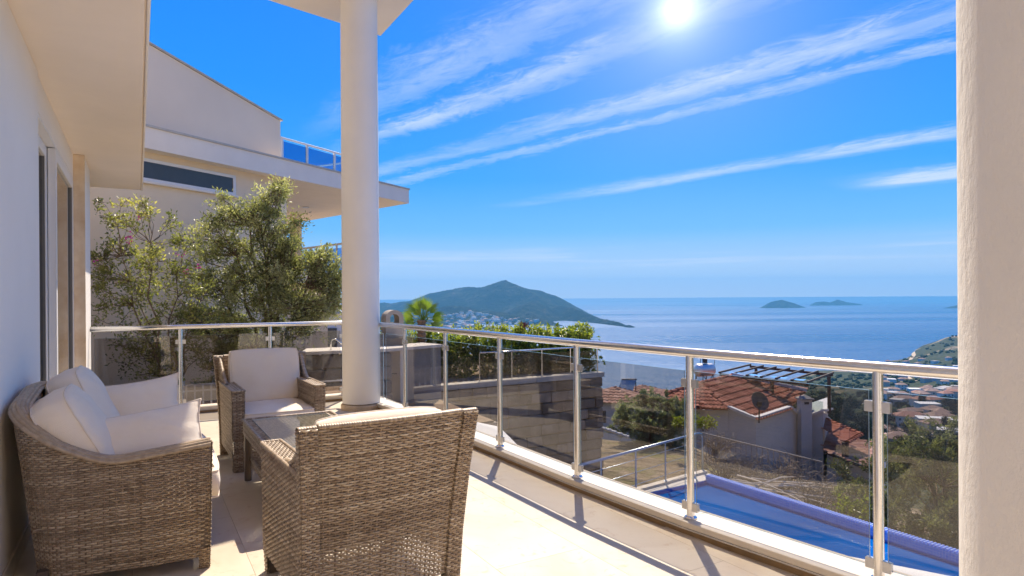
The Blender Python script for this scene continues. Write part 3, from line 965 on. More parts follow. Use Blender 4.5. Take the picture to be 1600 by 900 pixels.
place(table, 4.375, .955, R(0), 'low wicker coffee table with inset glass top and lower shelf', 'table')

# ---------------------------------------------------------------- cushions
def fabric():
    m, t, p, out = new_mat('cream_canvas')
    tc = t.node('ShaderNodeTexCoord'); oi = t.node('ShaderNodeObjectInfo')
    v = tc.outputs['Object']
    n = t.noise(v, 5.0, 4.0)
    t.l.new(t.ramp(n, [(.3, (.87, .74, .59)), (.7, (.91, .80, .655))]), p.inputs['Base Color'])
    p.inputs['Roughness'].default_value = .9; p.inputs['Specular IOR Level'].default_value = .15
    p.inputs['Sheen Weight'].default_value = .15
    wv = t.node('ShaderNodeTexWave', wave_type='BANDS', bands_direction='X'); t.l.new(v, wv.inputs[0]); wv.inputs['Scale'].default_value = 260
    wv2 = t.node('ShaderNodeTexWave', wave_type='BANDS', bands_direction='Y'); t.l.new(v, wv2.inputs[0]); wv2.inputs['Scale'].default_value = 260
    h = t.math('ADD', t.math('MULTIPLY', t.math('ADD', wv.outputs['Fac'], wv2.outputs['Fac']), .06), t.math('MULTIPLY', t.noise(t.mapping(v, (1, 2.2, 1), (0, 0, .5)), 8.0, 6.0, .62, dist=.7), 1.3))
    bump(t, p, h, .42, .014)
    return m
M_FABRIC = fabric()
M_PIPING = plain('canvas_piping', (.80, .68, .55), .85, var=.05, scale=30)

def cushion(name, P, xdir, ndir, w, h, d, band, label, cat, group=None, seed=0, pinch=.05, sag=0.0, corner=.06, wr=1.0):
    """a stuffed cushion: P centre, xdir along its width, ndir out of its face"""
    n = 26
    rs = random.Random(seed)
    off = Vector((rs.uniform(-50, 50), rs.uniform(-50, 50), rs.uniform(-50, 50)))
    X = Vector(xdir).normalized(); N = Vector(ndir); N = (N - X * N.dot(X)).normalized(); Yv = N.cross(X)
    Mw = Matrix((( X.x, Yv.x, N.x, P[0]), (X.y, Yv.y, N.y, P[1]), (X.z, Yv.z, N.z, P[2]), (0, 0, 0, 1)))
    def outline(u, v):
        x = w / 2 * u * (1 - pinch * (1 - v * v)); y = h / 2 * v * (1 - pinch * (1 - u * u))
        q = (u * u * v * v) ** 2
        return x * (1 - corner * q), y * (1 - corner * q)
    def surf(u, v, sgn):
        x, y = outline(u, v)
        bl = ((1 - abs(u) ** 2.6) * (1 - abs(v) ** 2.6)) ** .62
        z = band / 2 + (d - band) / 2 * bl
        p = Vector((x * 7, y * 7, sgn * 3)) + off
        edge = 1 - bl
        z += .010 * wr * mnoise.noise(p * .8) * (bl ** .5)
        wnk = mnoise.noise(Vector((x * 26, y * 7, sgn * 2)) + off) * (abs(v) > abs(u)) + mnoise.noise(Vector((x * 7, y * 26, sgn * 2)) + off) * (abs(u) >= abs(v))
        z += .0045 * wr * wnk * (4 * bl * edge + .15)
        y -= sag * bl * (1 - v) * .5
        return (x, y, sgn * z)
    g = [-math.cos(math.pi * i / n) * .35 + (2 * i / n - 1) * .65 for i in range(n + 1)]
    g = [max(-1, min(1, q / g[-1])) for q in g]
    mb = MB(); vs = []
    for sgn in (1, -1):
        for v in g:
            for u in g: vs.append(surf(u, v, sgn))
    k = n + 1; fs = []
    for j in range(n):
        for i in range(n):
            a = j * k + i
            fs.append((a, a + 1, a + k + 1, a + k))
            b = a + k * k
            fs.append((b, b + k, b + k + 1, b + 1))
    loop = [i for i in range(n)] + [j * k + n for j in range(n)] + [n * k + i for i in range(n, 0, -1)] + [j * k for j in range(n, 0, -1)]
    if band > .01:
        mid = len(vs)
        for q in loop:
            x, y, z = vs[q]; f = 1 + .012 / max(.1, math.hypot(x, y))
            vs.append((x * f, y * f, .004 * mnoise.noise(Vector((x * 12, y * 12, 0)) + off)))
        m_ = len(loop)
        for i in range(m_):
            j = (i + 1) % m_
            a, b = loop[i], loop[j]
            fs.append((b, a, mid + i, mid + j)); fs.append((mid + j, mid + i, a + k * k, b + k * k))
    else:
        m_ = len(loop)
        for i in range(m_):
            a, b = loop[i], loop[(i + 1) % m_]
            fs.append((b, a, a + k * k, b + k * k))
    mb.add(vs, fs)
    o = link(name, mb.mesh(name, M_FABRIC, smooth=True))
    o.matrix_world = Mw; o.location = Mw.to_translation(); o.rotation_euler = Mw.to_euler()
    tag(o, label, cat, group)
    pm = MB()
    for base in ((0, k * k) if band > .01 else (0,)):
        pts = [Vector(vs[q + base]) for q in loop]
        if band <= .01: pts = [Vector((p.x * 1.004, p.y * 1.004, 0)) for p in pts]
        pm.tube(pts, .0042, 6, closed=True)
    link('piping', pm.mesh('piping', M_PIPING, smooth=True), o)
    return o

UP = Vector((0, 0, 1))
def sofa_pt(x, y, z): return AB(SOFA_A + y, SOFA_B + x, z)
# sofa: seat, two back cushions, two scatter pillows
cushion('seat_cushion', sofa_pt(.515, 0, .370), AX, UP, 1.09, .68, .19, .13, 'long cream seat cushion of the wicker sofa under the pillows', 'cushion', seed=3, pinch=-.014, corner=.05)
for i, (x, y, z, tilt, rot) in enumerate(((.255, -.290, .610, .52, -.14), (.245, .275, .650, .44, .02))):
    nd = (BX + UP * tilt + AX * rot)
    cushion('back_cushion', sofa_pt(x, y, z), AX, nd, .56, .52, .27, .14,
            ('near cream back cushion leaning at the left end of the sofa', 'far cream back cushion leaning beside the sliding door')[i], 'cushion', 'sofa back cushions', seed=5 + i, pinch=-.01, corner=.10, wr=1.8)
cushion('pillow', sofa_pt(.49, .40, .625), BX + AX * .05 + UP * .10, -AX + UP * .34, .47, .38, .19, 0, 'cream throw pillow standing at the far end of the sofa', 'pillow', 'throw pillows', seed=9, pinch=.07, corner=-.05, wr=1.8)
cushion('pillow', sofa_pt(.49, -.39, .575), BX + UP * .10 + AX * .06, UP * .50 - AX * .86, .60, .36, .20, 0, 'cream throw pillow lying over the near arm of the sofa', 'pillow', 'throw pillows', seed=12, pinch=.06, corner=-.05, wr=1.8)
# far armchair
def chair_pt(ch, x, y, z):
    a, b, rz = ch
    return AB(a, b) + Matrix.Rotation(ROT_AB + rz, 3, 'Z') @ Vector((x, y, z))
def chair_dir(ch, v): return Matrix.Rotation(ROT_AB + ch[2], 3, 'Z') @ Vector(v)
cushion('seat_cushion', chair_pt(FARC, 0, .045, .372), chair_dir(FARC, (1, 0, 0)), UP, .535, .66, .17, .12, 'cream seat cushion of the armchair that faces the viewer', 'cushion', 'armchair seat cushions', seed=21, pinch=-.015)
cushion('back_cushion', chair_pt(FARC, 0, -.285, .650), chair_dir(FARC, (1, 0, 0)), chair_dir(FARC, (0, 1, .22)), .56, .44, .17, .09, 'cream back cushion upright in the armchair that faces the viewer', 'cushion', 'armchair back cushions', seed=22, pinch=.015)
cushion('seat_cushion', chair_pt(NEAR, 0, .045, .372), chair_dir(NEAR, (1, 0, 0)), UP, .535, .66, .17, .12, 'cream seat cushion hidden deep in the armchair turned away', 'cushion', 'armchair seat cushions', seed=23, pinch=-.015)
cushion('back_cushion', chair_pt(NEAR, .0, -.285, .592), chair_dir(NEAR, (1, 0, 0)), chair_dir(NEAR, (0, 1, .26)), .56, .45, .16, .08, 'cream cushion edge rising above the back of the armchair turned away', 'cushion', 'armchair back cushions', seed=24, pinch=-.01)
# ================================================================== THE NEIGHBOUR'S VILLA
UP = Vector((0, 0, 1))
ND = Vector((.459, .888, 0)).normalized(); NN = Vector((ND.y, -ND.x, 0))
NP = Vector((-5.66, 10.0, 0))
def NB(t, r, z=0.0): return NP + ND * t - NN * r + Vector((0, 0, z))   # t along its front, r back from the fascia
MNB = Matrix(((ND.x, -NN.x, 0, NP.x), (ND.y, -NN.y, 0, NP.y), (0, 0, 1, 0), (0, 0, 0, 1)))
nv = empty('neighbour_villa', NB(0, .25), 0, 'cream neighbouring villa with a sloping gable and wide overhanging roof slab behind the shrubs', 'house')
def nbox(name, mat, t0, t1, r0, r1, z0, z1, bev=0.0, parent=None):
    m = MB(); m.box((t0, r0, z0), (t1, r1, z1), None, .5, bev)
    m.v = [tuple(MNB @ Vector(v)) for v in m.v]; m.f = [f[::-1] for f in m.f] if MNB.determinant() < 0 else m.f
    return m.build(name, mat, parent or nv)
def nprism(name, mat, tz, r0, r1, parent=None):
    """outline in (t, z), extruded from r0 to r1"""
    m = MB(); n = len(tz)
    vs = [NB(t, r0, z) for t, z in tz] + [NB(t, r1, z) for t, z in tz]
    fs = [tuple(range(n)), tuple(range(2 * n - 1, n - 1, -1))] + [(i, i + n, (i + 1) % n + n, (i + 1) % n) for i in range(n)]
    m.add(vs, fs); me = m.mesh(name, mat)
    bm = bmesh.new(); bm.from_mesh(me); bmesh.ops.recalc_face_normals(bm, faces=bm.faces); bm.to_mesh(me); bm.free()
    o = link(name, me, parent or nv); o.matrix_parent_inverse = parent_matrix(parent or nv).inverted()
    return o
nbox('wall', M_NEIGH, -6.5, 3.02, .25, .55, -.6, 3.659)
nbox('wall', M_NEIGH, 2.72, 3.02, .551, 6.5, -.6, 3.659)
P1w, P2w, P3w = NB(-6.5, 0), Vector((-2.56, 16.0, 0)), Vector((-6.46, 19.7, 0))
m = MB(); m.prism([(p.x, p.y) for p in (P1w, P2w, P3w, NB(9.5, 8.0), NB(-6.5, 8.0))], 3.66, 3.995)
m.build('roof_slab', M_FASCIA, nv)
m = MB()
c = [p + Vector((0, 0, 0)) for p in (P1w, P2w, P3w)]
for p, q in ((P1w, P2w), (P2w, P3w)):
    d = (q - p).normalized(); n = Vector((d.y, -d.x, 0))
    m.prism([tuple((p + n * .02)[:2]), tuple((q + n * .02 + d * .02)[:2]), tuple((q - n * .28)[:2]), tuple((p - n * .28)[:2])], 3.9955, 4.03)
m.build('coping', M_KERBEDGE, nv)
nprism('gable_wall', plain('gable_plaster', (.84, .70, .53), .85, var=.05, scale=.7, bmp=.1, bscale=50), [(-6.5, 4.031), (3.2, 4.031), (3.2, 4.94), (-6.5, 7.03)], .60, .85)
nprism('gable_coping', M_KERBEDGE, [(-6.5, 7.035), (3.24, 4.942), (3.24, 4.972), (-6.5, 7.065)], .57, .90)
nbox('gable_return', M_NEIGH, 2.95, 3.2, .851, 7.5, 4.0305, 4.90)
# ribbon window under the slab
wf = nbox('window', M_UPVC, -1.25, 1.80, .225, .262, 3.19, 3.24, .004)
nbox('frame', M_UPVC, -1.25, 1.80, .225, .262, 3.50, 3.555, .004, wf)
nbox('frame', M_UPVC, 1.745, 1.80, .2255, .262, 3.2405, 3.4995, 0, wf)
nbox('frame', M_UPVC, -1.25, -1.20, .2255, .262, 3.2405, 3.4995, 0, wf)
nbox('pane', plain('dark_window', (.07, .075, .08), .22, spec=.5), -1.1995, 1.7445, .238, .248, 3.2405, 3.4995, 0, wf)
nbox('sill', M_FASCIA, -1.3, 1.86, .19, .2495, 3.15, 3.1895, .004, wf)
nbox('drain_spout', M_FASCIA, -.42, -.30, -.22, .0, 3.70, 3.78, .01)
m = MB(); m.lathe([(.0, 0), (.085, 0), (.085, .02), (.0, .02)], 20, tuple(Vector((-5.3, 16.5, 3.638))))
m.build('downlight', M_STEEL_DULL, nv)
m = MB(); m.lathe([(.17, -.6), (.16, 3.659)], 28, (-6.07, 18.0, 0))
m.build('round_pillar', M_NEIGH, nv, angle=40)
# roof terrace railing
m = MB()
m.tube([NB(2.80, .15, 4.46), NB(5.2, .15, 4.46), NB(5.2, 3.0, 4.46)], .022, 8)
rr = m.build('terrace_rail', M_UPVC, nv)
for t in (2.82, 3.48, 4.28, 5.17):
    nbox('rail_post', M_UPVC, t - .02, t + .02, .13, .17, 4.031, 4.44, 0, rr)
for t0, t1 in ((2.845, 3.455), (3.505, 4.255), (4.305, 5.145)):
    nbox('rail_pane', M_BLUEGLASS, t0, t1, .146, .154, 4.06, 4.40, 0, rr)
# lower side balcony of the villa
m = MB()
L0, L1 = W(468, 386, 18.4), W(548, 388, 16.4)
L0.z = L1.z = 2.72
m.tube([L0, L1], .028, 8)
lb = m.build('side_balcony_rail', M_UPVC, nv)
d = (L1 - L0).normalized(); n_ = Vector((d.y, -d.x, 0))
for k in range(5):
    p = L0 + (L1 - L0) * (k / 4)
    m = MB(); m.box((p.x - .022, p.y - .022, 1.93), (p.x + .022, p.y + .022, 2.70)); m.build('rail_post', M_UPVC, lb)
    if k < 4:
        q = L0 + (L1 - L0) * ((k + 1) / 4)
        m = MB(); m.prism([tuple((p + d * .04)[:2]), tuple((q - d * .04)[:2]), tuple((q - d * .04 + n_ * .008)[:2]), tuple((p + d * .04 + n_ * .008)[:2])], 1.97, 2.62)
        m.build('rail_pane', M_BLUEGLASS, lb)
m = MB(); m.prism([tuple((L0 - d * .3 - n_ * .1)[:2]), tuple((L1 + d * .2 - n_ * .1)[:2]), tuple((L1 + d * .2 + n_ * 2.5)[:2]), tuple((L0 - d * .3 + n_ * 2.5)[:2])], 1.68, 1.93)
m.build('side_balcony_slab', M_FASCIA, nv)
m = MB(); m.prism([tuple((L0 - d * .3 + n_ * .5)[:2]), tuple((L1 - d * .3 + n_ * .5)[:2]), tuple((L1 - d * .3 + n_ * 2.4)[:2]), tuple((L0 - d * .3 + n_ * 2.4)[:2])], -.6, 1.679)
m.build('lower_wall', M_NEIGH, nv)

# ================================================================== GARDEN NEXT DOOR
def soil(name, c1, c2, scale=2.0, bmp=.5, green=None, gscale=.6, thr=.55):
    m, t, p, out = new_mat(name)
    g = t.node('ShaderNodeNewGeometry'); v = g.outputs['Position']
    n = t.noise(v, scale, 8.0, .65); n2 = t.noise(v, scale * 9, 5.0, .7)
    col = t.ramp(t.math('ADD', t.math('MULTIPLY', n, .6), t.math('MULTIPLY', n2, .4)), [(.32, c1), (.66, c2)])
    if green is not None:
        col = t.mix(t.smooth(t.noise(v, gscale, 5.0, .6), thr, thr + .1), col, (*green, 1))
    t.l.new(col, p.inputs['Base Color']); p.inputs['Roughness'].default_value = .95; p.inputs['Specular IOR Level'].default_value = .1
    bump(t, p, n2, bmp, .08)
    return m
M_SOIL = soil('garden_soil', (.24, .17, .11), (.46, .35, .24), 1.6, .5)
M_DRY = soil('dry_ground', (.17, .125, .085), (.33, .255, .17), .7, .5, (.14, .15, .05), .35, .56)
def stone_mat():
    m, t, p, out = new_mat('rubble_stone')
    tc = t.node('ShaderNodeTexCoord'); oi = t.node('ShaderNodeObjectInfo'); v = tc.outputs['Object']
    n = t.noise(v, 4.0, 6.0, .65)
    col = t.ramp(n, [(.3, (.16, .125, .095)), (.7, (.36, .30, .24))])
    f = t.math('ADD', .7, t.math('MULTIPLY', oi.outputs['Random'], .6))
    s = t.vmath('SCALE', col); t.l.new(f, s.node.inputs['Scale'])
    t.l.new(s, p.inputs['Base Color']); p.inputs['Roughness'].default_value = .9
    bump(t, p, t.noise(v, 18.0, 6.0, .6), .6, .03)
    return m
M_STONE = stone_mat()
M_CONC = plain('grey_render', (.34, .31, .28), .85, var=.14, scale=1.6, bmp=.2, bscale=30)
M_STAIN = plain('stained_render', (.36, .30, .235), .9, var=.3, scale=1.1, bmp=.25, bscale=24)
terr = empty('neighbour_terrace', (0, 0, 0), 0, kind='structure')
TZ = -.62
outline = [AB(8.30, -2.2), AB(8.30, 2.75), AB(8.6, 4.75), AB(12.62, 4.95), AB(12.65, 9.92), AB(19, 9.92), AB(30, 4), AB(30, -8), AB(8.30, -8)]
m = MB(); m.prism([tuple(p[:2]) for p in outline], -6.0, TZ)
m.build('terrace_fill', M_STAIN, terr)
m = MB(); m.prism([tuple((p)[:2]) for p in (AB(8.305, -2.2), AB(8.305, 2.7), AB(8.62, 4.70), AB(12.6, 4.90), AB(12.62, 9.6), AB(19, 9.6), AB(30, 3.8), AB(30, -7.8), AB(8.305, -7.8))], TZ + .0005, TZ + .03)
m.build('terrace_ground', M_SOIL, terr)
# raised bed right behind the far railing: gravel a little under the deck
m = MB(); m.prism([tuple(p[:2]) for p in (AB(8.302, -1.5), AB(8.302, 2.62), AB(9.9, 2.9), AB(10.2, -1.6))], TZ + .031, -.06)
m.build('gravel_bed', soil('brown_gravel', (.26, .15, .09), (.52, .37, .25), 6.0, .9), terr)
# low garden wall and white pickets
gw = empty('garden_wall', AB(9.55, .8), ROT_AB, 'low beige garden wall beyond the far railing under the shrubs', 'wall')
for i, b0 in enumerate((-.9, .05, 1.0)):
    m = MB(); ABBOX(m, 9.50, 9.66, b0, b0 + .945, -.07, .155, None, .008); m.build('coping_block', M_KERB, gw)
pf = empty('picket_fence', AB(8.72, .6), ROT_AB, 'low white picket edging just outside the far railing', 'fence')
pm_ = None
for i in range(26):
    b0 = -.42 + i * .092
    if pm_ is None:
        q = MB(); q.box((-.010, -.007, 0), (.010, .007, .31), None, .5, .003); pm_ = q.mesh('picket', M_UPVC)
    o = link('picket', pm_, pf, None, Matrix.Translation((b0 - .6, 0, -.058)))
for z in (.02, .225):
    m = MB(); m.box((-1.05, -.0065 + .014, z - .058), (1.85, .0065 + .014, z + .02 - .058)); m.build('fence_rail', M_UPVC, pf, local=True)

# ---- outdoor kitchen: counter on piers, chimney hood with an arched mouth
ok_ = empty('outdoor_kitchen', (-2.2, 11.3, TZ), 0, 'grey outdoor barbecue kitchen with pale counter and arched chimney beyond the corner column', 'barbecue')
cn = [Vector((-3.45, 10.45, 0)), Vector((-2.14, 11.0, 0)), Vector((-1.30, 11.95, 0)), Vector((-1.75, 12.45, 0)), Vector((-2.45, 11.75, 0)), Vector((-3.6, 11.2, 0))]
m = MB(); m.prism([tuple(p[:2]) for p in cn], .375, .425); m.build('countertop', M_FASCIA, ok_)
m = MB(); m.prism([(-1.86, 11.42), (-1.34, 11.98), (-1.74, 12.40), (-2.26, 11.86)], TZ + .03, .3745); m.build('pier', M_CONC, ok_)
m = MB(); m.prism([(-1.98, 11.30), (-1.865, 11.425), (-2.27, 11.855), (-2.40, 11.74)], TZ + .03, .374); m.build('pier', M_FASCIA, ok_)  # paler piece: light on the pier's side put into its colour
m = MB(); m.prism([(-2.7, 11.45), (-2.0, 11.75), (-2.2, 12.0), (-2.9, 11.7)], .4255, .56); m.build('hearth', M_CORE, ok_)
# stones of the counter base
rs = random.Random(4)
for row in range(4):
    x = 0.0; z0 = TZ + .03 + row * .236
    while x < 1.42:
        w_ = rs.uniform(.20, .34)
        if x + w_ > 1.45: w_ = 1.45 - x
        if w_ > .06:
            p = Vector((-3.42, 10.53, 0)); d_ = (Vector((-2.12, 11.08, 0)) - p).normalized(); n_ = Vector((-d_.y, d_.x, 0))
            M = Matrix(((d_.x, n_.x, 0, p.x), (d_.y, n_.y, 0, p.y), (0, 0, 1, 0), (0, 0, 0, 1)))
            q = MB(); q.box((x + .006, rs.uniform(-.012, .012), z0 + .004), (x + w_ - .006, .3, z0 + .229), None, .5, .02)
            q.v = [tuple(M @ Vector(v)) for v in q.v]
            q.build('stone', M_STONE, ok_)
        x += w_
# chimney hood
ch = Matrix.Translation(W(613, 500, 12.1).xy.to_3d()) @ Matrix.Rotation(R(28), 4, 'Z')
q = MB()
q.prism([(-.17, -.15), (.17, -.15), (.17, .15), (-.17, .15)], .43, .83)
q.box((-.17, -.15, .83), (-.085, .15, .92)); q.box((.085, -.15, .83), (.17, .15, .92))
k = 12
vo = []
for y in (-.15, .15):
    for i in range(k + 1):
        a = math.pi * i / k
        vo.append((.17 * math.cos(a), y, .92 + .15 * math.sin(a)))
    for i in range(k + 1):
        a = math.pi * i / k
        vo.append((.085 * math.cos(a), y, .92 + .075 * math.sin(a)))
fs = []
h = 2 * (k + 1)
for i in range(k):
    fs += [(i, i + 1, h + i + 1, h + i), (k + 1 + i, h + k + 1 + i, h + k + 2 + i, k + 2 + i), (i, k + 1 + i, k + 2 + i, i + 1), (h + i, h + i + 1, h + k + 2 + i, h + k + 1 + i)]
q.add(vo, fs)
q.v = [tuple(ch @ Vector(v)) for v in q.v]
q.build('chimney_hood', plain('hood_render', (.36, .315, .265), .85, var=.1, scale=4, bmp=.2, bscale=30), ok_)
q = MB()
tp = W(517, 540, 10.85)
q.tube([(tp.x, tp.y, .425), (tp.x, tp.y, .56), (tp.x + .02, tp.y + .01, .60), (tp.x + .07, tp.y + .03, .61), (tp.x + .20, tp.y + .05, .50)], .012, 8)
q.build('tap', M_STEEL, ok_, smooth=True)

# ---- retaining wall, balustrade on its edge
rw = empty('retaining_wall', AB(12.6, 7.4, -3.6), 0, 'tall dark stained retaining wall below the laurel hedge', 'wall')
rs = random.Random(8)
Lw = 4.93
for row in range(13):
    x = -rs.uniform(0, .3); z0 = -3.95 + row * .2508
    while x < Lw:
        w_ = rs.uniform(.26, .58)
        x1 = min(Lw, x + w_); x0 = max(0, x)
        if x1 - x0 > .08:
            q = MB(); q.box((4.97 + x0 + .005, 12.52 + rs.uniform(-.022, .018), z0 + .004 + rs.uniform(0, .012)), (4.97 + x1 - .005, 12.66, z0 + .247), MAB, .5, .022)
            q.build('stone_block', MATS.get('stained_block') or plain('stained_block', (.25, .195, .145), .92, var=.38, scale=2.6, bmp=.6, bscale=14, rnd=.34), rw)
        x += w_
for i in range(5):
    q = MB(); ABBOX(q, 12.49, 12.80, 4.96 + i * .995, 4.96 + i * .995 + .985, -.685, TZ + .05, None, .006); q.build('coping_slab', M_KERBEDGE, rw)
ba = empty('terrace_balustrade', AB(12.7, 9.8, TZ + .05), 0, 'neighbour glass balustrade with thin steel posts in front of the hedge', 'railing')
PB = [AB(12.66, b, 0) for b in (6.55, 7.38, 8.2, 9.02, 9.84)]
q = MB(); q.tube([p + Vector((0, 0, .06)) for p in PB] + [AB(15.2, 9.84, .06)], .02, 8); q.build('handrail', M_STEEL, ba, smooth=True)
for i, p in enumerate(PB + [AB(13.7, 9.84)]):
    q = MB(); q.lathe([(.016, TZ + .051), (.016, .05)], 10, (p.x, p.y, 0)); q.build('post', M_STEEL, ba)
for p, q_ in zip(PB[:-1], PB[1:]):
    d_ = (q_ - p).normalized()
    q = MB(); q.prism([tuple((p + d_ * .03)[:2]), tuple((q_ - d_ * .03)[:2]), tuple((q_ - d_ * .03 + AX * .008)[:2]), tuple((p + d_ * .03 + AX * .008)[:2])], TZ + .1, -.03)
    q.build('pane', M_GLASS, ba)

# ---- white house with a pointed chimney behind the shrubs
wh = empty('white_house', W(515, 500, 27), 0, 'small white house with a pointed chimney glimpsed left of the corner column', 'house')
c_ = W(505, 492, 27); c_.z = 0
zt = W(505, 491, 27).z
q = MB(); q.prism([(c_.x - 2.2, c_.y), (c_.x + 1.0, c_.y + .4), (c_.x + .7, c_.y + 4), (c_.x - 2.4, c_.y + 3.6)], -3.0, zt); q.build('wall', M_WALL, wh)
q = MB(); q.prism([(c_.x - 2.3, c_.y - .1), (c_.x + 1.1, c_.y + .3), (c_.x + .8, c_.y + 4.1), (c_.x - 2.5, c_.y + 3.7)], zt + .001, zt + .10); q.build('parapet', plain('grey_blue_paint', (.40, .43, .47), .7), wh)
cc = W(524, 485, 27.6)
q = MB(); q.box((cc.x - .2, cc.y - .2, zt + .101), (cc.x + .2, cc.y + .2, zt + .48)); q.build('chimney', M_WALL, wh)
q = MB()
for sx in (-1, 1):
    for sy in (-1, 1): q.box((cc.x + sx * .15 - .04, cc.y + sy * .15 - .04, zt + .48), (cc.x + sx * .15 + .04, cc.y + sy * .15 + .04, zt + .62))
q.add([(cc.x - .27, cc.y - .27, zt + .62), (cc.x + .27, cc.y - .27, zt + .62), (cc.x + .27, cc.y + .27, zt + .62), (cc.x - .27, cc.y + .27, zt + .62), (cc.x, cc.y, zt + .95)],
      [(3, 2, 1, 0), (0, 1, 4), (1, 2, 4), (2, 3, 4), (3, 0, 4)])
q.build('chimney_cap', M_KERB, wh)
q = MB(); q.box((c_.x - .3, c_.y + .18, zt - 1.5), (c_.x + .5, c_.y + .28, zt - .6)); q.build('window', MATS['dark_window'], wh)

q = MB(); c0_, c1_ = Vector((-2.75, 10.35, .30)), W(700, 553, 12.6)
q.tube([c0_.lerp(c1_, i / 14) + UP * (-.30 * math.sin(math.pi * i / 14)) for i in range(15)], .009, 6)
tag(q.build('cable', M_RUBBER, smooth=True), 'black cable sagging in front of the outdoor kitchen', 'cable')
# ================================================================== PLANTS
def leafmat(name, stops, tr=.5, rough=.38):
    return tinted(name, stops, rough, .55, tr)
M_OLIVE = leafmat('olive_leaves', [(0, (.10, .115, .055)), (.35, (.25, .26, .13)), (.7, (.42, .41, .23)), (1, (.60, .58, .38))])
M_BOUG = leafmat('shrub_leaves', [(0, (.11, .13, .05)), (.5, (.28, .29, .11)), (.85, (.47, .45, .19)), (1, (.58, .52, .26))])
M_LAUREL = leafmat('laurel_leaves', [(0, (.07, .10, .02)), (.45, (.19, .245, .04)), (.85, (.38, .41, .075)), (1, (.50, .46, .12))])
M_GREY = leafmat('grey_olive_leaves', [(0, (.09, .11, .085)), (.5, (.22, .25, .19)), (1, (.42, .44, .36))])
M_BUSH = leafmat('bush_leaves', [(0, (.07, .08, .04)), (.5, (.18, .19, .10)), (1, (.38, .38, .24))])
M_WEED = leafmat('weed_leaves', [(0, (.10, .14, .02)), (1, (.38, .40, .06))])
M_BARK = plain('bark', (.16, .115, .08), .9, var=.25, scale=12, bmp=.5, bscale=40)
M_DRYTWIG = plain('dry_twigs', (.34, .28, .21), .9, var=.25, scale=8)
M_FLOWER = plain('magenta_bracts', (.55, .05, .30), .6, var=.2, scale=20)
M_PALM = leafmat('palm_fronds', [(0, (.06, .11, .012)), (.5, (.16, .26, .03)), (1, (.34, .42, .07))], .3, .35)

def leaves(mb, C, Dr, ln, wd, rs, tint_lo=.1, tint_hi=.9, tb=None):
    """C (n,3) leaf bases, Dr (n,3) leaf directions: folded leaf blades as quads"""
    n = len(C)
    Dr = Dr / (np.linalg.norm(Dr, axis=1)[:, None] + 1e-9)
    rnd = rs.normal(size=(n, 3)); U = np.cross(Dr, rnd); U /= np.linalg.norm(U, axis=1)[:, None] + 1e-9
    Nn = np.cross(U, Dr)
    L = ln * rs.uniform(.65, 1.25, n)[:, None]; Wd = wd * rs.uniform(.7, 1.2, n)[:, None]
    mid = C + Dr * L * .5
    V = np.stack([C, mid + U * Wd * .5 + Nn * Wd * .18, C + Dr * L - Nn * L * .12, mid - U * Wd * .5 + Nn * Wd * .18], 1).reshape(-1, 3)
    i = np.arange(n)[:, None] * 4
    Q = i + np.array([[0, 1, 2, 3]])
    t = rs.uniform(tint_lo, tint_hi, n) if tb is None else np.clip(tb + rs.normal(0, .16, n), 0, 1)
    mb.np(V, Q, np.repeat(t, 4))

def grow(root, trunk_pts, clumps, leaf, mats, seed, names=('trunk', 'crown'), rt=.06, twig_r=.004, per=60, spread=.22, ln=.06, wd=.018, subs=5, droop=.15, tb_var=.25):
    """trunk_pts: list of stems (lists of points); clumps: list of (centre, radius); branches reach from the stems to the clumps"""
    rs = np.random.default_rng(seed); rd = random.Random(seed)
    wood = MB(); lf = MB()
    stem = []
    for st in trunk_pts:
        n = len(st)
        wood.tube(st, [rt * (1 - .72 * i / max(1, n - 1)) for i in range(n)], 7)
        for i, p in enumerate(st):
            if i >= 1: stem.append((Vector(p), rt * (1 - .72 * i / max(1, n - 1))))
    for c, r in clumps:
        c = Vector(c)
        s, sr = min(stem, key=lambda q: (q[0] - c).length + .8 * max(0, q[0].z - c.z) + rd.uniform(0, .3))
        mid = s.lerp(c, .5) + Vector((rd.uniform(-.12, .12), rd.uniform(-.12, .12), rd.uniform(.0, .16) - droop * .3)) * (c - s).length
        pts = [s, s.lerp(mid, .5) + Vector((rd.gauss(0, .03), rd.gauss(0, .03), 0)), mid, mid.lerp(c, .6) + Vector((rd.gauss(0, .03), rd.gauss(0, .03), rd.gauss(0, .03))), c]
        bs = min(1.0, rt / .05)
        wood.tube(pts, [min(sr * .6, .02 + .01 * r), .014 * bs, .010 * bs, .007 * bs, .004], 5, cap=False)
        tone = rd.gauss(.5, tb_var)
        for k in range(subs):
            a = Vector((rd.gauss(0, 1), rd.gauss(0, 1), rd.gauss(.25, .8)))
            a.normalize(); a *= r * rd.uniform(.55, 1.1)
            st = pts[3].lerp(c, rd.random())
            e = st + a
            e.z -= droop * a.length * rd.random()
            m_ = st.lerp(e, .5) + Vector((rd.gauss(0, .05), rd.gauss(0, .05), .06)) * r
            wood.tube([st, m_, e], [twig_r, twig_r * .7, twig_r * .35], 4, cap=False)
            nl = int(per * rd.uniform(.7, 1.3))
            t = rs.uniform(.15, 1.0, nl)[:, None]
            P0, P1, P2 = (np.array(tuple(q)) for q in (st, m_, e))
            Cc = (1 - t) ** 2 * P0 + 2 * t * (1 - t) * P1 + t * t * P2
            Cc = Cc + rs.normal(0, spread * r * .38, (nl, 3))
            dirv = np.array(tuple((e - st).normalized()))[None] * .8 + rs.normal(0, .65, (nl, 3)) + np.array([0, 0, .15])
            leaves(lf, Cc, dirv, ln, wd, rs, tb=tone + .18 * (rs.random() - .5))
    w = wood.build(names[0], mats[1], root, smooth=True)
    o = lf.build(names[1], mats[0], root, tint=True)
    return w, o

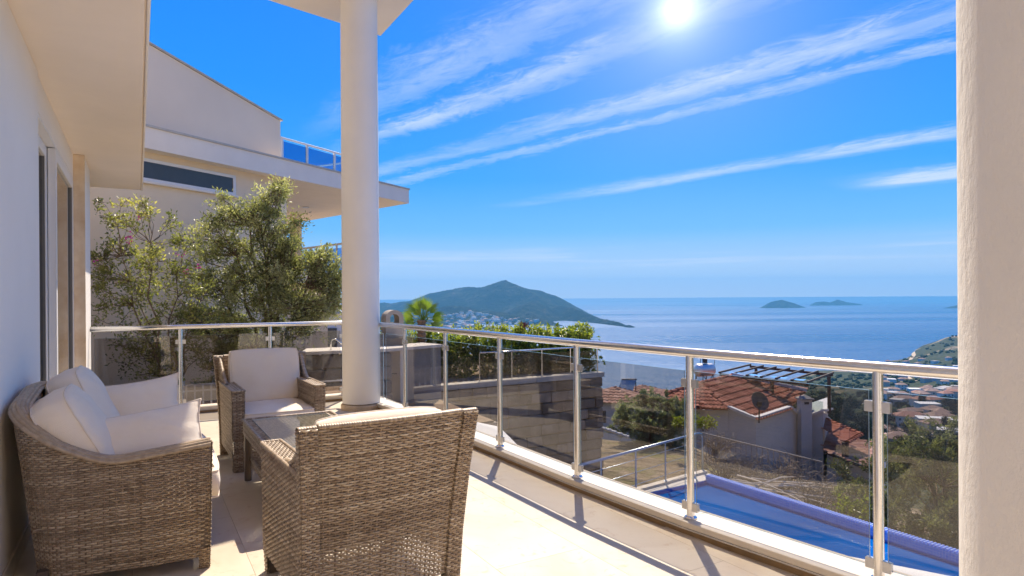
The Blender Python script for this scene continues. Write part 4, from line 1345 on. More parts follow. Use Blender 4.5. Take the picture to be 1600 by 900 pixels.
def crown_points(center, rad, n, seed, squash=(1, 1, 1), hollow=.35):
    rd = random.Random(seed); out = []
    while len(out) < n:
        v = Vector((rd.uniform(-1, 1), rd.uniform(-1, 1), rd.uniform(-1, 1)))
        if hollow < v.length < 1: out.append(Vector(center) + Vector((v.x * rad * squash[0], v.y * rad * squash[1], v.z * rad * squash[2])))
    return out

def px_clumps(spec, seed):
    """spec: (px, py, Y, radius, count) -> clumps scattered in a ball there"""
    rd = random.Random(seed); out = []
    for px, py, Y, r, n, cr in spec:
        c = W(px, py, Y)
        for p in crown_points(c, r, n, rd.random(), (1, .8, 1), 0.0):
            out.append((p, cr * rd.uniform(.75, 1.25)))
    return out

# left shrub: sparse, with a few magenta flowers, rooted behind the far railing
def stems(base, tips, seed, n=6, wob=.08):
    rd = random.Random(seed); out = []
    for t in tips:
        b = Vector(base) + Vector((rd.gauss(0, .05), rd.gauss(0, .05), 0)); t = Vector(t)
        out.append([b.lerp(t, i / n) + Vector((rd.gauss(0, wob), rd.gauss(0, wob), 0)) * math.sin(math.pi * i / n) for i in range(n + 1)])
    return out
Yl = 8.9
base = W(262, 600, Yl); base.z = -.2
sh = empty('flowering_shrub', base, 0, 'loose shrub with scattered magenta flowers against the cream villa wall', 'shrub')
spec = [(165, 330, Yl, .22, 5, .17), (228, 335, Yl, .26, 6, .18), (185, 385, Yl, .34, 9, .20), (250, 400, Yl, .34, 9, .2), (160, 430, Yl, .3, 7, .2), (215, 450, Yl, .40, 12, .22),
        (280, 445, Yl, .38, 11, .22), (290, 370, Yl, .22, 5, .18), (175, 490, Yl, .30, 7, .2), (250, 505, Yl, .40, 12, .22), (320, 490, Yl, .36, 10, .22), (210, 540, Yl, .34, 9, .22), (240, 575, Yl, .34, 10, .2), (150, 395, Yl, .16, 3, .15), (300, 545, Yl, .36, 10, .22), (200, 300, Yl, .1, 1, .14), (262, 345, Yl, .14, 2, .16)]
cl = px_clumps(spec, 3)
tips = [W(190, 400, Yl), W(235, 380, Yl), W(275, 430, Yl), W(310, 470, Yl), W(215, 470, Yl)]
grow(sh, stems(base, tips, 4), cl, None, (M_BOUG, M_BARK), 5, rt=.020, per=12, ln=.056, wd=.025, subs=5, tb_var=.2, spread=.48, twig_r=.003)
fl = MB(); rs_ = np.random.default_rng(2)
for (px, py) in ((218, 341), (200, 372), (203, 377), (147, 408), (282, 397), (293, 424), (310, 415), (205, 368)):
    p = np.array(tuple(W(px, py, Yl - .35)))
    leaves(fl, p + rs_.normal(0, .022, (6, 3)), rs_.normal(0, 1, (6, 3)), .034, .028, rs_)
fl.build('flowers', M_FLOWER, sh)

Yr = 10.0
base = W(420, 620, Yr); base.z = -.3
ol = empty('olive_tree', base, 0, 'dense bushy olive tree in front of the neighbouring villa', 'tree')
spec = [(350, 320, Yr, .22, 5, .2), (405, 320, Yr, .32, 9, .24), (430, 300, Yr, .22, 6, .2), (370, 360, Yr, .36, 12, .25), (425, 370, Yr, .44, 16, .27), (345, 400, Yr, .38, 11, .25), (400, 420, Yr, .5, 20, .28), (460, 420, Yr, .42, 14, .26),
        (350, 460, Yr, .42, 13, .26), (410, 480, Yr, .5, 18, .28), (470, 475, Yr, .45, 15, .26), (508, 440, Yr, .30, 9, .24), (515, 405, Yr, .28, 8, .2), (490, 400, Yr, .26, 6, .2), (518, 470, Yr, .28, 8, .22), (525, 440, Yr, .2, 5, .18), (340, 520, Yr, .4, 11, .25), (440, 520, Yr, .45, 14, .26), (330, 360, Yr, .24, 6, .22),
        (390, 560, Yr, .45, 12, .26), (330, 575, Yr, .38, 10, .25), (490, 510, Yr, .3, 7, .22), (460, 350, Yr, .22, 5, .2), (315, 440, Yr, .28, 7, .22), (500, 480, Yr, .34, 10, .24), (465, 390, Yr, .3, 8, .22), (305, 500, Yr, .3, 8, .22), (440, 450, Yr, .4, 12, .24), (375, 520, Yr, .4, 12, .24)]
cl = px_clumps(spec, 13)
tips = [W(370, 400, Yr), W(410, 370, Yr), W(440, 420, Yr), W(480, 450, Yr), W(350, 460, Yr), W(390, 350, Yr)]
grow(ol, stems(base, tips, 14), cl, None, (M_OLIVE, M_BARK), 15, rt=.04, per=22, ln=.064, wd=.020, subs=6, tb_var=.26, spread=.46, twig_r=.003)

# hedge of laurel along the terrace edge
hp = [W(585, 520, 14.3), W(640, 520, 14.9), (W(700, 520, 15.2)), W(800, 520, 15.9), W(870, 520, 16.4), W(922, 520, 16.9)]
hd = empty('laurel_hedge', (hp[2].x, hp[2].y, TZ), 0, 'bright yellow-green laurel hedge behind the balcony railing', 'hedge')
lf = MB(); wd_ = MB(); rs_ = np.random.default_rng(31); rd = random.Random(31)
seglen = [(q - p).length for p, q in zip(hp[:-1], hp[1:])]
tot = sum(seglen)
for k in range(430):
    d_ = rd.random() * tot; i = 0
    while d_ > seglen[i]: d_ -= seglen[i]; i += 1
    p = hp[i].lerp(hp[i + 1], d_ / seglen[i])
    h = .58 + .16 * mnoise.noise(Vector((p.x * 1.3, p.y * 1.3, 2))) + (.14 if rd.random() < .1 else 0)
    z = TZ + (h - TZ) * (1 - rd.random() ** 1.7)
    off = rd.uniform(-.45, .45) * (1 - .35 * (z - TZ) / 1.2)
    b0 = Vector((p.x, p.y, 0)) + AX * off + Vector((0, 0, z - .28)); e = b0 + Vector((rd.gauss(0, .10), rd.gauss(0, .10), .3))
    wd_.tube([b0, e], [.006, .002], 4, cap=False)
    nl = 34
    t = rs_.uniform(0, 1, nl)[:, None]
    C_ = np.array(tuple(b0)) * (1 - t) + np.array(tuple(e)) * t + rs_.normal(0, .02, (nl, 3))
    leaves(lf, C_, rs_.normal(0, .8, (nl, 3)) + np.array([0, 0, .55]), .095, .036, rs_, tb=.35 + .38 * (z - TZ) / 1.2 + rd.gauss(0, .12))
wd_.build('stems', M_BARK, hd)
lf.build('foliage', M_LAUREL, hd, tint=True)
rl = MB(); p = np.array(tuple(W(819, 512, 15.8)))
leaves(rl, p + rs_.normal(0, .05, (26, 3)), rs_.normal(0, .5, (26, 3)) + np.array([0, 0, 1.0]), .13, .04, rs_)
rl.build('red_shoot', plain('red_leaves', (.22, .05, .03), .6, var=.2), hd)
# inner hedge body keeps the far side from shining through at the base
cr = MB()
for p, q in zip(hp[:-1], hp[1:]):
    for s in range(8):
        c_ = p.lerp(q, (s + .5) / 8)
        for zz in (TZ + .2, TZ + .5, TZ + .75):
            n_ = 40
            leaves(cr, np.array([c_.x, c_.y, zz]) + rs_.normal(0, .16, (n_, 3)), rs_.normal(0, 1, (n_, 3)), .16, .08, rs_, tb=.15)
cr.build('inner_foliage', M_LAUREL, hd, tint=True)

# fan palm
pb = W(659, 545, 13.4); pb.z = TZ
pl = empty('fan_palm', pb, 0, 'small fan palm rising above the laurel hedge', 'palm')
top = W(661, 500, 13.4)
m = MB()
n = 16
for i in range(n):
    z0 = pb.z + (top.z - pb.z) * i / n; z1 = pb.z + (top.z - pb.z) * (i + 1) / n
    m.lathe([(.075, z0), (.105, z0 + (z1 - z0) * .75), (.085, z1)], 10, (pb.x, pb.y, 0))
m.build('trunk', plain('palm_trunk', (.23, .15, .09), .95, var=.3, scale=14, bmp=.6, bscale=30), pl)
rs_ = random.Random(6)
fr = [(-75, 18, .50), (-50, 40, .54), (-25, 58, .54), (0, 70, .55), (26, 56, .54), (52, 38, .54), (78, 16, .50), (-60, -14, .44), (66, -18, .44), (-15, 28, .42), (18, 22, .42), (-95, 0, .44), (98, 2, .44), (150, 45, .5), (-150, 42, .5), (180, 62, .5)]
for ang, up, ln_ in fr:
    a = R(ang); e = R(up)
    d_ = Vector((math.sin(a) * math.cos(e), -math.cos(a) * math.cos(e) * .7, math.sin(e))).normalized()
    stalk = top + d_ * ln_ * .42
    m = MB(); m.tube([top + Vector((0, 0, -.05)), top.lerp(stalk, .6) + Vector((0, 0, .015)), stalk], [.012, .009, .007], 5)
    sd_ = d_.cross(Vector((0, -1, .3))).normalized(); upn = sd_.cross(d_).normalized()
    tw_ = rs_.uniform(-.7, .7); sd_, upn = sd_ * math.cos(tw_) + upn * math.sin(tw_), upn * math.cos(tw_) - sd_ * math.sin(tw_)
    for k in range(-5, 6):
        b_ = R(k * 7.5)
        dd = d_ * math.cos(b_) + sd_ * math.sin(b_) + upn * (rs_.uniform(-.03, .03) - .10 * abs(k) / 5)
        L = ln_ * .66 * (1 - .36 * (abs(k) / 5) ** 1.5) * rs_.uniform(.94, 1.06)
        p0 = stalk; p1 = stalk + dd * L * .55; p2 = stalk + dd * L - UP * L * .10
        sx = dd.cross(upn).normalized() * .0125
        t_ = .5 + .3 * rs_.random()
        m.add([p0 - sx * .3, p0 + sx * .3, p1 + sx + upn * .012, p1 - sx + upn * .012, p2], [(0, 1, 2, 3), (3, 2, 4)], t_)
    m.build('frond', M_PALM, pl, tint=True)

# olive beyond the garden
def small_tree(name, P, h, rad, mat, label, seed, cat='tree', squash=(1.1, 1, .75), n=46, per=34, ln=.12, wd=.045, group=None, cr=.45, subs=4):
    root = empty(name, P, 0, label, cat, group)
    c = Vector((P.x, P.y, P.z + h - rad * squash[2] * .9))
    pts = crown_points(c, rad, n, seed, squash, .3)
    rd = random.Random(seed)
    tips = [c + Vector((rd.uniform(-.5, .5) * rad, rd.uniform(-.4, .4) * rad, rd.uniform(-.1, .4) * rad)) for _ in range(4)]
    grow(root, stems(P, tips, seed), [(p, cr * rd.uniform(.8, 1.2)) for p in pts], None, (mat, M_BARK), seed, rt=max(.05, rad * .05), per=per, ln=ln, wd=wd, subs=subs, twig_r=.006)
    return root
small_tree('olive_tree', W(1018, 706, 25.0).xy.to_3d() + Vector((0, 0, -4.95)), 2.42, 1.45, M_GREY, 'silver-grey round olive tree left of the red-roofed house', 41, n=120, squash=(1.15, 1, .78), per=70, ln=.11, wd=.036, cr=.42)
# the big bush at the right, its top below the railing
small_tree('broad_bush', W(1475, 800, 14.6).xy.to_3d() + Vector((0, 0, -5.2)), 3.25, 2.45, M_BUSH, 'broad dusty green bush behind the pool at the right', 43, 'bush', (1.05, .9, .85), n=170, per=90, ln=.10, wd=.032, cr=.55, subs=5)
# ================================================================== POOL TERRACE
PZ = -2.80
yard = empty('pool_terrace', (0, 0, 0), 0, kind='structure')
M_PAVE = plain('pale_paving', (.60, .56, .50), .6, var=.07, scale=3, bmp=.1, bscale=40, rnd=.05)
def abprism(mb, pts, z0, z1):
    mb.prism([tuple(AB(a, b)[:2]) for a, b in pts], z0, z1)
PL0, PL1 = 6.4, 10.86           # pool from b to b
PA0, PA1 = -4.0, 10.12          # and from a to a
q = MB(); abprism(q, [(-4, 2.7), (-4, PL0 - .3), (PA1 + .6, PL0 - .3), (10.02, 6.9), (8.6, 2.7)], -3.6, PZ - .031); q.build('terrace_base', M_CONC, yard)
x = -4.0
while x < PA1 + .4:
    y = 2.75
    while y < PL0 - .31:
        y1 = min(y + .6, PL0 - .305)
        q = MB(); ABBOX(q, x + .002, x + .598, y + .002, y1 - .002, PZ - .03, PZ, None, .003)
        if (x < 9.0 or y > 4.6): q.build('paving_slab', M_PAVE, yard)
        y += .6
    x += .6
# deck strip at the far left end of the pool
q = MB(); abprism(q, [(PA1 + .001, PL0 - .3), (PA1 + .001, 11.35), (10.62, 11.35), (10.05, PL0 - .3)], -3.9, PZ - .031); q.build('terrace_base', M_CONC, yard)
b = PL0 - .3
while b < 11.3:
    b1 = min(b + .62, 11.34)
    f = lambda bb: 10.05 + (10.62 - 10.05) * (bb - PL0 + .3) / (11.35 - PL0 + .3)
    q = MB(); abprism(q, [(PA1, b + .003), (PA1, b1 - .003), (f(b1) - .12, b1 - .003), (f(b) - .12, b + .003)], PZ - .03, PZ); q.build('paving_slab', M_PAVE, yard)
    q = MB(); abprism(q, [(f(b) - .117, b + .003), (f(b1) - .117, b1 - .003), (f(b1) + .03, b1 - .003), (f(b) + .03, b + .003)], PZ - .03, PZ + .05); q.build('edge_stone', M_KERB, yard)
    b += .62
pool = empty('swimming_pool', AB(6, 8.6, -4.3), 0, 'long blue swimming pool with a raised lavender mosaic overflow edge', 'pool')
def mosaic(name, c1, c2, grout, sc=22.0):
    m, t, p, out = new_mat(name)
    tc = t.node('ShaderNodeTexCoord'); g = t.node('ShaderNodeNewGeometry')
    v = t.mapping(g.outputs['Position'], (1, 1, 1), (0, 0, -ROT_AB))
    s = t.node('ShaderNodeSeparateXYZ'); t.l.new(v, s.inputs[0])
    cb = t.node('ShaderNodeCombineXYZ'); t.l.new(s.outputs[1], cb.inputs[0]); t.l.new(t.math('ADD', s.outputs[2], s.outputs[0]), cb.inputs[1])
    br = t.node('ShaderNodeTexBrick', offset=0.0); t.l.new(cb.outputs[0], br.inputs['Vector'])
    br.inputs['Color1'].default_value = (*c1, 1); br.inputs['Color2'].default_value = (*c2, 1); br.inputs['Mortar'].default_value = (*grout, 1)
    br.inputs['Scale'].default_value = sc; br.inputs['Mortar Size'].default_value = .06; br.inputs['Brick Width'].default_value = 1; br.inputs['Row Height'].default_value = 1
    t.l.new(br.outputs[0], p.inputs['Base Color']); p.inputs['Roughness'].default_value = .25
    return m
M_MOSL = mosaic('lavender_mosaic', (.10, .30, .92), (.15, .39, .97), (.36, .54, .92))
M_MOSB = mosaic('blue_mosaic', (.010, .11, .52), (.02, .15, .60), (.12, .26, .6))
q = MB(); ABBOX(q, PA0, PA1 - .001, PL0 - .02, PL1, -4.4, -4.3); q.build('pool_floor', M_MOSB, pool)
q = MB(); ABBOX(q, PA0, PA1, PL1 + .001, PL1 + .17, -5.2, -2.70, None, .012); q.build('overflow_wall', M_MOSL, pool)
q = MB(); ABBOX(q, PA0, PA1, PL1 - .008, PL1 + .0005, -4.3, -2.842); q.build('waterline_tiles', M_MOSB, pool)
q = MB(); ABBOX(q, PA1 - .02, PA1, PL0, PL1 - .009, -4.3, -2.81); q.build('end_wall', M_MOSB, pool)
q = MB(); ABBOX(q, PA0, PA1, PL0 - .3, PL0, -4.3, -2.79); q.build('near_edge', M_PAVE, pool)
# grating bars of the overflow channel: ridges across the top of the raised edge
bar = MB(); bar.box((-.075, -.019, 0), (.075, .019, .022), None, .5, .008); bar = bar.mesh('grating_bar', plain('lavender_grating', (.34, .47, .90), .4, var=.05, scale=10))
a = PA1 - .03; k = 0; rest = MB()
while a > PA0 + .05:
    if k < 290: link('grating_bar', bar, pool, None, parent_matrix(pool).inverted() @ Matrix.Translation(AB(a, PL1 + .085, -2.6995)) @ Matrix.Rotation(ROT_AB, 4, 'Z'))
    a -= .056; k += 1
m, t, p, out = new_mat('pool_water')
g = t.node('ShaderNodeNewGeometry')
t.l.new(t.ramp(t.noise(g.outputs['Position'], .5, 3.0), [(.3, (.000, .075, .30)), (.7, (.000, .115, .42))]), p.inputs['Base Color'])
p.inputs['Roughness'].default_value = .04; p.inputs['IOR'].default_value = 1.2; p.inputs['Specular IOR Level'].default_value = .12
bump(t, p, t.math('ADD', t.noise(g.outputs['Position'], 2.2, 3.0, .5), t.math('MULTIPLY', t.noise(g.outputs['Position'], 7.0, 2.0, .5), .3)), .14, .05)
q = MB(); ABBOX(q, PA0, PA1 - .021, PL0 + .001, PL1 - .009, -3.3, -2.875)
o = q.build('pool_water', m); tag(o, kind='structure')
# railing along the end of the terrace
pr = empty('pool_railing', Vector((2.9, 13.6, PZ)), 0, 'blue-grey tubular railing with thin cables at the left end of the pool', 'railing')
M_RAILB = plain('blue_grey_rail', (.46, .53, .62), .3, .7, var=.05)
base = [Vector((.95, 11.85, 0)), Vector((1.72, 12.55, 0)), Vector((2.54, 13.27, 0)), Vector((3.33, 14.0, 0)), Vector((4.12, 14.72, 0)), Vector((4.42, 14.95, 0))]
zt = -1.90
q = MB(); e = base[5]
q.tube([base[0] + UP * zt, base[4] + UP * zt, base[4].lerp(e, .6) + UP * zt, base[4].lerp(e, .92) + UP * (zt - .03), e + UP * (zt - .12), e + UP * (PZ - .3)], .026, 10)
q.build('handrail', M_RAILB, pr, smooth=True)
for p_ in base[1:5]:
    q = MB(); q.tube([p_ + UP * (PZ - .1), p_ + UP * (zt - .01)], .019, 10); q.lathe([(.045, PZ), (.045, PZ + .012), (.02, PZ + .02)], 12, (p_.x, p_.y, .05)); q.build('post', M_RAILB, pr, angle=40)
for z in (-2.10, -2.36, -2.62):
    q = MB(); q.tube([base[0] + UP * z, base[4] + UP * z], .007, 6); q.build('cable', M_RAILB, pr, smooth=True)

# ---- white shade sail stretched outside the deck edge
ss = empty('shade_sail', AB(5.9, 3.1, -.15), 0, 'white shade sail stretched below the outer edge of the terrace', 'sail')
inner = [(8.0, 2.72), (6.6, 2.70), (4.6, 2.745), (3.5, 2.76), (2.6, 2.82), (1.6, 2.93), (.5, 3.10), (-.5, 3.25)]
def outer_b(a):
    P_ = [(8.0, 2.95), (6.15, 3.42), (5.0, 3.05), (4.0, 2.90), (3.0, 2.99), (2.2, 3.28), (1.5, 3.62), (.2, 4.5), (-.5, 5.0)]
    for (a1, b1), (a0, b0) in zip(P_[:-1], P_[1:]):
        if a0 <= a <= a1:
            return b0 + (b1 - b0) * (a - a0) / (a1 - a0)
    return P_[-1][1]
q = MB(); na, nb = 60, 8; vs = []
for i in range(na + 1):
    a = 8.0 - 8.5 * i / na
    bi = np.interp(-a, [-x for x, _ in inner], [y for _, y in inner]); bo = max(outer_b(a), bi + .02)
    for j in range(nb + 1):
        f = j / nb
        vs.append(AB(a, bi + (bo - bi) * f, -.13 - .05 * math.sin(math.pi * f) + .03 * (1 - f)))
q.add(vs, [(i * (nb + 1) + j, i * (nb + 1) + j + 1, (i + 1) * (nb + 1) + j + 1, (i + 1) * (nb + 1) + j) for i in range(na) for j in range(nb)])
o = q.build('sail_cloth', plain('white_sailcloth', (.80, .80, .80), .7, var=.03, scale=3), ss, smooth=True)
md = o.modifiers.new('thick', 'SOLIDIFY'); md.thickness = .006
q = MB(); s0 = W(765, 690, 5.62); 
q.tube([Vector((s0.x, s0.y, -.16)), Vector((s0.x, s0.y, .02))], .018, 8); q.tube([Vector((s0.x + .01, s0.y, .02)), Vector((s0.x - .10, s0.y - .05, -.02))], .016, 8)
q.build('fixing_bracket', M_CONC, ss, smooth=True)

# ================================================================== RED-ROOFED HOUSE BELOW
M_TERRA = plain('terracotta', (.27, .105, .065), .8, var=.28, scale=.3, c2=(.35, .155, .10))
M_TERRA_L = plain('weathered_terracotta', (.27, .155, .105), .85, var=.3, scale=.3, c2=(.35, .225, .165))
M_HWALL = plain('house_render', (.56, .54, .51), .85, var=.06, scale=1.0, bmp=.1, bscale=20)
M_HCOPE = plain('pale_coping', (.66, .64, .60), .7, var=.08, scale=3)
M_WOODD = plain('dark_timber', (.055, .035, .025), .7, var=.2, scale=6)
def pt_in(poly, x, y):
    c = False; n = len(poly)
    for i in range(n):
        x0, y0 = poly[i]; x1, y1 = poly[i - 1]
        if (y0 > y) != (y1 > y) and x < (x1 - x0) * (y - y0) / (y1 - y0) + x0: c = not c
    return c
def tile_plane(mb, P, tw=.24, tl=.36, sdir=None, base=True):
    """barrel tiles over the plane polygon P (list of Vector)"""
    n = Vector((0, 0, 0))
    for i in range(1, len(P) - 1): n += (P[i] - P[0]).cross(P[i + 1] - P[0])
    n.normalize()
    if n.z < 0: n = -n
    s = UP.cross(n).normalized()
    if sdir is not None: s = (sdir - n * sdir.dot(n)).normalized()
    dn = s.cross(n).normalized()      # dn runs down the slope
    if dn.z > 0: dn = -dn; s = -s
    o = P[0]
    pl = [((p - o).dot(s), (p - o).dot(dn)) for p in P]
    if base:
        mb.add([p - n * .05 for p in P] + [p + n * .0 for p in P], [tuple(range(len(P))), tuple(range(2 * len(P) - 1, len(P) - 1, -1))] + [(i, (i + 1) % len(P), (i + 1) % len(P) + len(P), i + len(P)) for i in range(len(P))], .3)
    x0, x1 = min(p[0] for p in pl), max(p[0] for p in pl); y0, y1 = min(p[1] for p in pl), max(p[1] for p in pl)
    y = y0; rd = random.Random(int(abs(o.x * 100)))
    while y < y1:
        x = x0
        while x < x1:
            if pt_in(pl, x + tw / 2, y + tl / 2):
                vs = []
                j = rd.uniform(-.012, .012)
                for (yy, h) in ((y - .03, .012), (y + tl, .05 + .10 * (tl - .30))):
                    for k in range(6):
                        f = k / 5
                        vs.append(o + s * (x + tw * f + j) + dn * yy + n * (h + .055 * math.sin(math.pi * min(1, f * 1.35)) * (f < .75)))
                a0 = [vs[6 + k] - n * .045 for k in range(6)]
                mb.add(vs + a0, [(k, k + 1, k + 7, k + 6) for k in range(5)] + [(6 + k, 7 + k, 13 + k, 12 + k) for k in range(5)], rd.random())
            x += tw
        y += tl
def ridge_tiles(mb, p, q, r=.11, ln=.38):
    d = (q - p); L = d.length; d.normalize(); n = max(1, int(L / ln))
    sd = d.cross(UP).normalized(); un = sd.cross(d)
    for i in range(n):
        a = p + d * (L * i / n - .03); b = p + d * (L * (i + 1) / n)
        vs = []
        for c, rr, hz in ((a, r * .92, .0), (b, r * 1.08, .03)):
            for k in range(7):
                an = math.pi * k / 6
                vs.append(c + sd * math.cos(an) * rr + un * (math.sin(an) * rr + hz))
        mb.add(vs, [(k, k + 1, k + 8, k + 7) for k in range(6)], random.random())
M_TILES = tinted('roof_tiles', [(0, (.24, .070, .040)), (.5, (.38, .125, .075)), (1, (.47, .19, .12))], .8, .2, fine=3.0)
M_TILES2 = tinted('weathered_tiles', [(0, (.27, .13, .09)), (.5, (.40, .215, .15)), (1, (.48, .29, .21))], .85, .2, fine=3.0)
rh = empty('red_roofed_house', W(1180, 700, 33).xy.to_3d() + Vector((0, 0, -9)), 0, 'white house with a steep red tiled roof and chimney just beyond the pool', 'house')
A_, L_, B_ = W(1143, 588, 36), W(1091, 600, 34), W(1139, 633, 31.6)
C_, D_, E_ = W(1181, 655, 30.9), W(1233, 639, 33.0), W(1248, 648, 36)
q = MB()
main = [L_, B_, C_, D_, E_, A_]
# fit one plane through L, A and C so that the tiles lie flat
n_ = (A_ - L_).cross(C_ - L_).normalized()
main = [p - n_ * ((p - L_).dot(n_)) for p in main]
main = [p + (EYE - p) * 0 for p in main]
tile_plane(q, main, .26, .50, sdir=A_ - L_)
ridge_tiles(q, main[0], main[5]); ridge_tiles(q, main[0], main[1])
o = q.build('main_roof', M_TILES, rh, tint=True); tag(o, kind='stuff')
q = MB()
l2, l3, l4 = W(1040, 616, 32.5), W(1048, 634, 31.2), W(1138, 640, 31.3)
f1 = [L_, W(1090, 638, 30.6), l4]; f2 = [L_, l2, l3, W(1090, 638, 30.6)]
tile_plane(q, f1, .24, .42, sdir=l4 - W(1090, 638, 30.6)); tile_plane(q, f2, .24, .42, sdir=W(1090, 638, 30.6) - l3); ridge_tiles(q, L_, W(1090, 638, 30.6)); ridge_tiles(q, L_, l2)
o = q.build('hip_roof', M_TILES, rh, tint=True); tag(o, kind='stuff')
# rear slope and its pale verge
q = MB()
r1, r2 = W(1040, 612, 40), A_ + Vector((3.4, 3.4, -1.6))
q.add([A_, L_, L_ + Vector((-.2, 5.5, -1.6)), A_ + Vector((1.0, 6.0, -1.6))], [(0, 1, 2, 3)])
q.add([p + UP * .01 for p in (main[5], main[4], main[4] + Vector((1.6, 3.2, -.2)), main[5] + Vector((1.0, 6.0, -1.6)))], [(0, 1, 2, 3)])
q.build('rear_roof', M_TERRA, rh)
def verge(mb, p, q_, w=.22, h=.13):
    d = (q_ - p).normalized(); s = d.cross(UP).normalized() * w / 2; u = UP * h
    mb.add([p - s, p + s, q_ + s, q_ - s, p - s + u, p + s + u, q_ + s + u, q_ - s + u], [(3, 2, 1, 0), (4, 5, 6, 7), (0, 1, 5, 4), (1, 2, 6, 5), (2, 3, 7, 6), (3, 0, 4, 7)])
q = MB(); verge(q, main[5] + UP * .05, main[4] + UP * .05, .2, .16); q.build('verge', plain('blue_grey_flashing', (.33, .38, .46), .6), rh)
q = MB()
for p, r in ((main[1], main[2]), (main[2], main[3]), (main[3], W(1248, 650, 33.8))): verge(q, p + UP * -.02, r + UP * -.02, .26, .14)
q.build('coping', M_HCOPE, rh)
wp = [(W(1042, 700, 32.8), 637), (main[1] + Vector((-1.0, -.1, 0)), 0), (main[1], 0), (main[2], 0), (main[3], 0), (W(1248, 650, 33.8), 0), (W(1286, 643, 33.0), 0)]
tops = [l3.z - .06, l4.z - .10, main[1].z - .03, main[2].z - .03, main[3].z - .03, W(1248, 650, 33.8).z - .03, W(1286, 643, 33.0).z]
plan = [p[0] for p in wp] + [W(1299, 640, 43), W(1095, 640, 45)]
tops += [W(1299, 655, 43).z, W(1095, 640, 45).z]
q = MB(); q.prism([(p.x, p.y) for p in plan], -10.5, tops); q.build('wall', M_HWALL, rh)
q = MB(); verge(q, W(1262, 652, 33.45), W(1286, 643, 33.0) + UP * .0, .24, .12); verge(q, W(1286, 643, 33.0), W(1299, 640, 43), .24, .12); q.build('terrace_coping', M_HCOPE, rh)
cx = W(1257, 640, 33.3)
q = MB(); q.box((cx.x - .28, cx.y - .25, cx.z - 3.6), (cx.x + .28, cx.y + .25, W(1257, 624, 33.3).z)); q.build('chimney', M_HWALL, rh)
zt_ = W(1257, 624, 33.3).z
q = MB(); q.box((cx.x - .36, cx.y - .33, zt_ + .001), (cx.x + .36, cx.y + .33, zt_ + .08))
q.add([(cx.x - .33, cx.y - .3, zt_ + .08), (cx.x + .33, cx.y - .3, zt_ + .08), (cx.x + .33, cx.y + .3, zt_ + .08), (cx.x - .33, cx.y + .3, zt_ + .08), (cx.x, cx.y, zt_ + .27)], [(0, 1, 4), (1, 2, 4), (2, 3, 4), (3, 0, 4), (3, 2, 1, 0)])
q.build('chimney_cap', M_CONC, rh)
q = MB(); q.box((cx.x - .12, cx.y - .262, zt_ - .22), (cx.x + .12, cx.y - .2505, zt_ - .10)); q.build('chimney_vent', M_RUBBER, rh)
# glass round the roof terrace
q = MB()
g0, g1, g2 = W(1215, 640, 36.5), W(1262, 645, 34.2), W(1286, 640, 33.2)
for p, r in ((g0, g1), (g1, g2)):
    p = Vector((p.x, p.y, 0)); r = Vector((r.x, r.y, 0)); d = (r - p).normalized(); s = Vector((-d.y, d.x, 0)) * .01
    q.prism([tuple((p)[:2]), tuple((r)[:2]), tuple((r + s)[:2]), tuple((p + s)[:2])], -5.2, -4.25)
q.build('terrace_pane', glass_pane('clear_terrace_pane', (.80, .86, .84), .07), rh)
q = MB(); q.prism([(p.x, p.y) for p in (W(1215, 640, 36.5), W(1262, 645, 34.0), W(1286, 640, 33.2), W(1299, 640, 43))], -5.9, -5.5); q.build('roof_terrace', M_HCOPE, rh)
# small door and windows on the house wall
# dark collector and water tank on the roof
st = empty('solar_water_heater', W(1100, 590, 36.6), 0, 'steel solar water tank on a frame above the red roof', 'water heater')
c = W(1101, 578, 36.6)
d_ = Vector((.93, .36, 0)).normalized()
q = MB(); r = .37
prof = [(-.62, .02), (-.60, .22), (-.52, .34), (-.46, r), (.46, r), (.52, .34), (.60, .22), (.62, .02)]
q.tube([c + d_ * a for a, _ in prof], [b for _, b in prof], 20); q.build('tank', plain('satin_steel', (.66, .60, .55), .38, .55, var=.08, scale=5), st, smooth=True)
q = MB()
for a in (-.35, .35):
    for s in (-.3, .3):
        p = c + d_ * a + Vector((-d_.y, d_.x, 0)) * s
        q.tube([p + UP * -.25, Vector((p.x, p.y, c.z - 1.25))], .025, 6)
    q.tube([c + d_ * a + Vector((-d_.y, d_.x, 0)) * -.3 + UP * -.25, c + d_ * -a + Vector((-d_.y, d_.x, 0)) * -.3 + UP * -1.1], .02, 6)
q.build('stand', M_DARKMETAL, st)
q = MB(); q.lathe([(.14, .40), (.14, .62), (.20, .63), (.20, .66), (0, .67)], 14, tuple(c + d_ * .02)); q.build('header_tank', M_RUBBER, st, angle=40)
q = MB(); q.tube([c + d_ * .62 + UP * -.1, c + d_ * .72 + UP * .6, c + d_ * .1 + UP * .66], .018, 6); q.tube([c + d_ * -.3 + UP * .35, c + d_ * -.28 + UP * .66], .015, 6); q.build('pipe', M_DARKMETAL, st)
q = MB(); q.add([W(1090, 594, 37.6), W(1112, 600, 38.6), W(1072, 618, 37.4), W(1044, 612, 36.4)], [(0, 1, 2, 3)])
me = q.build('collector', MATS['dark_window'], st); md = me.modifiers.new('thick', 'SOLIDIFY'); md.thickness = .08

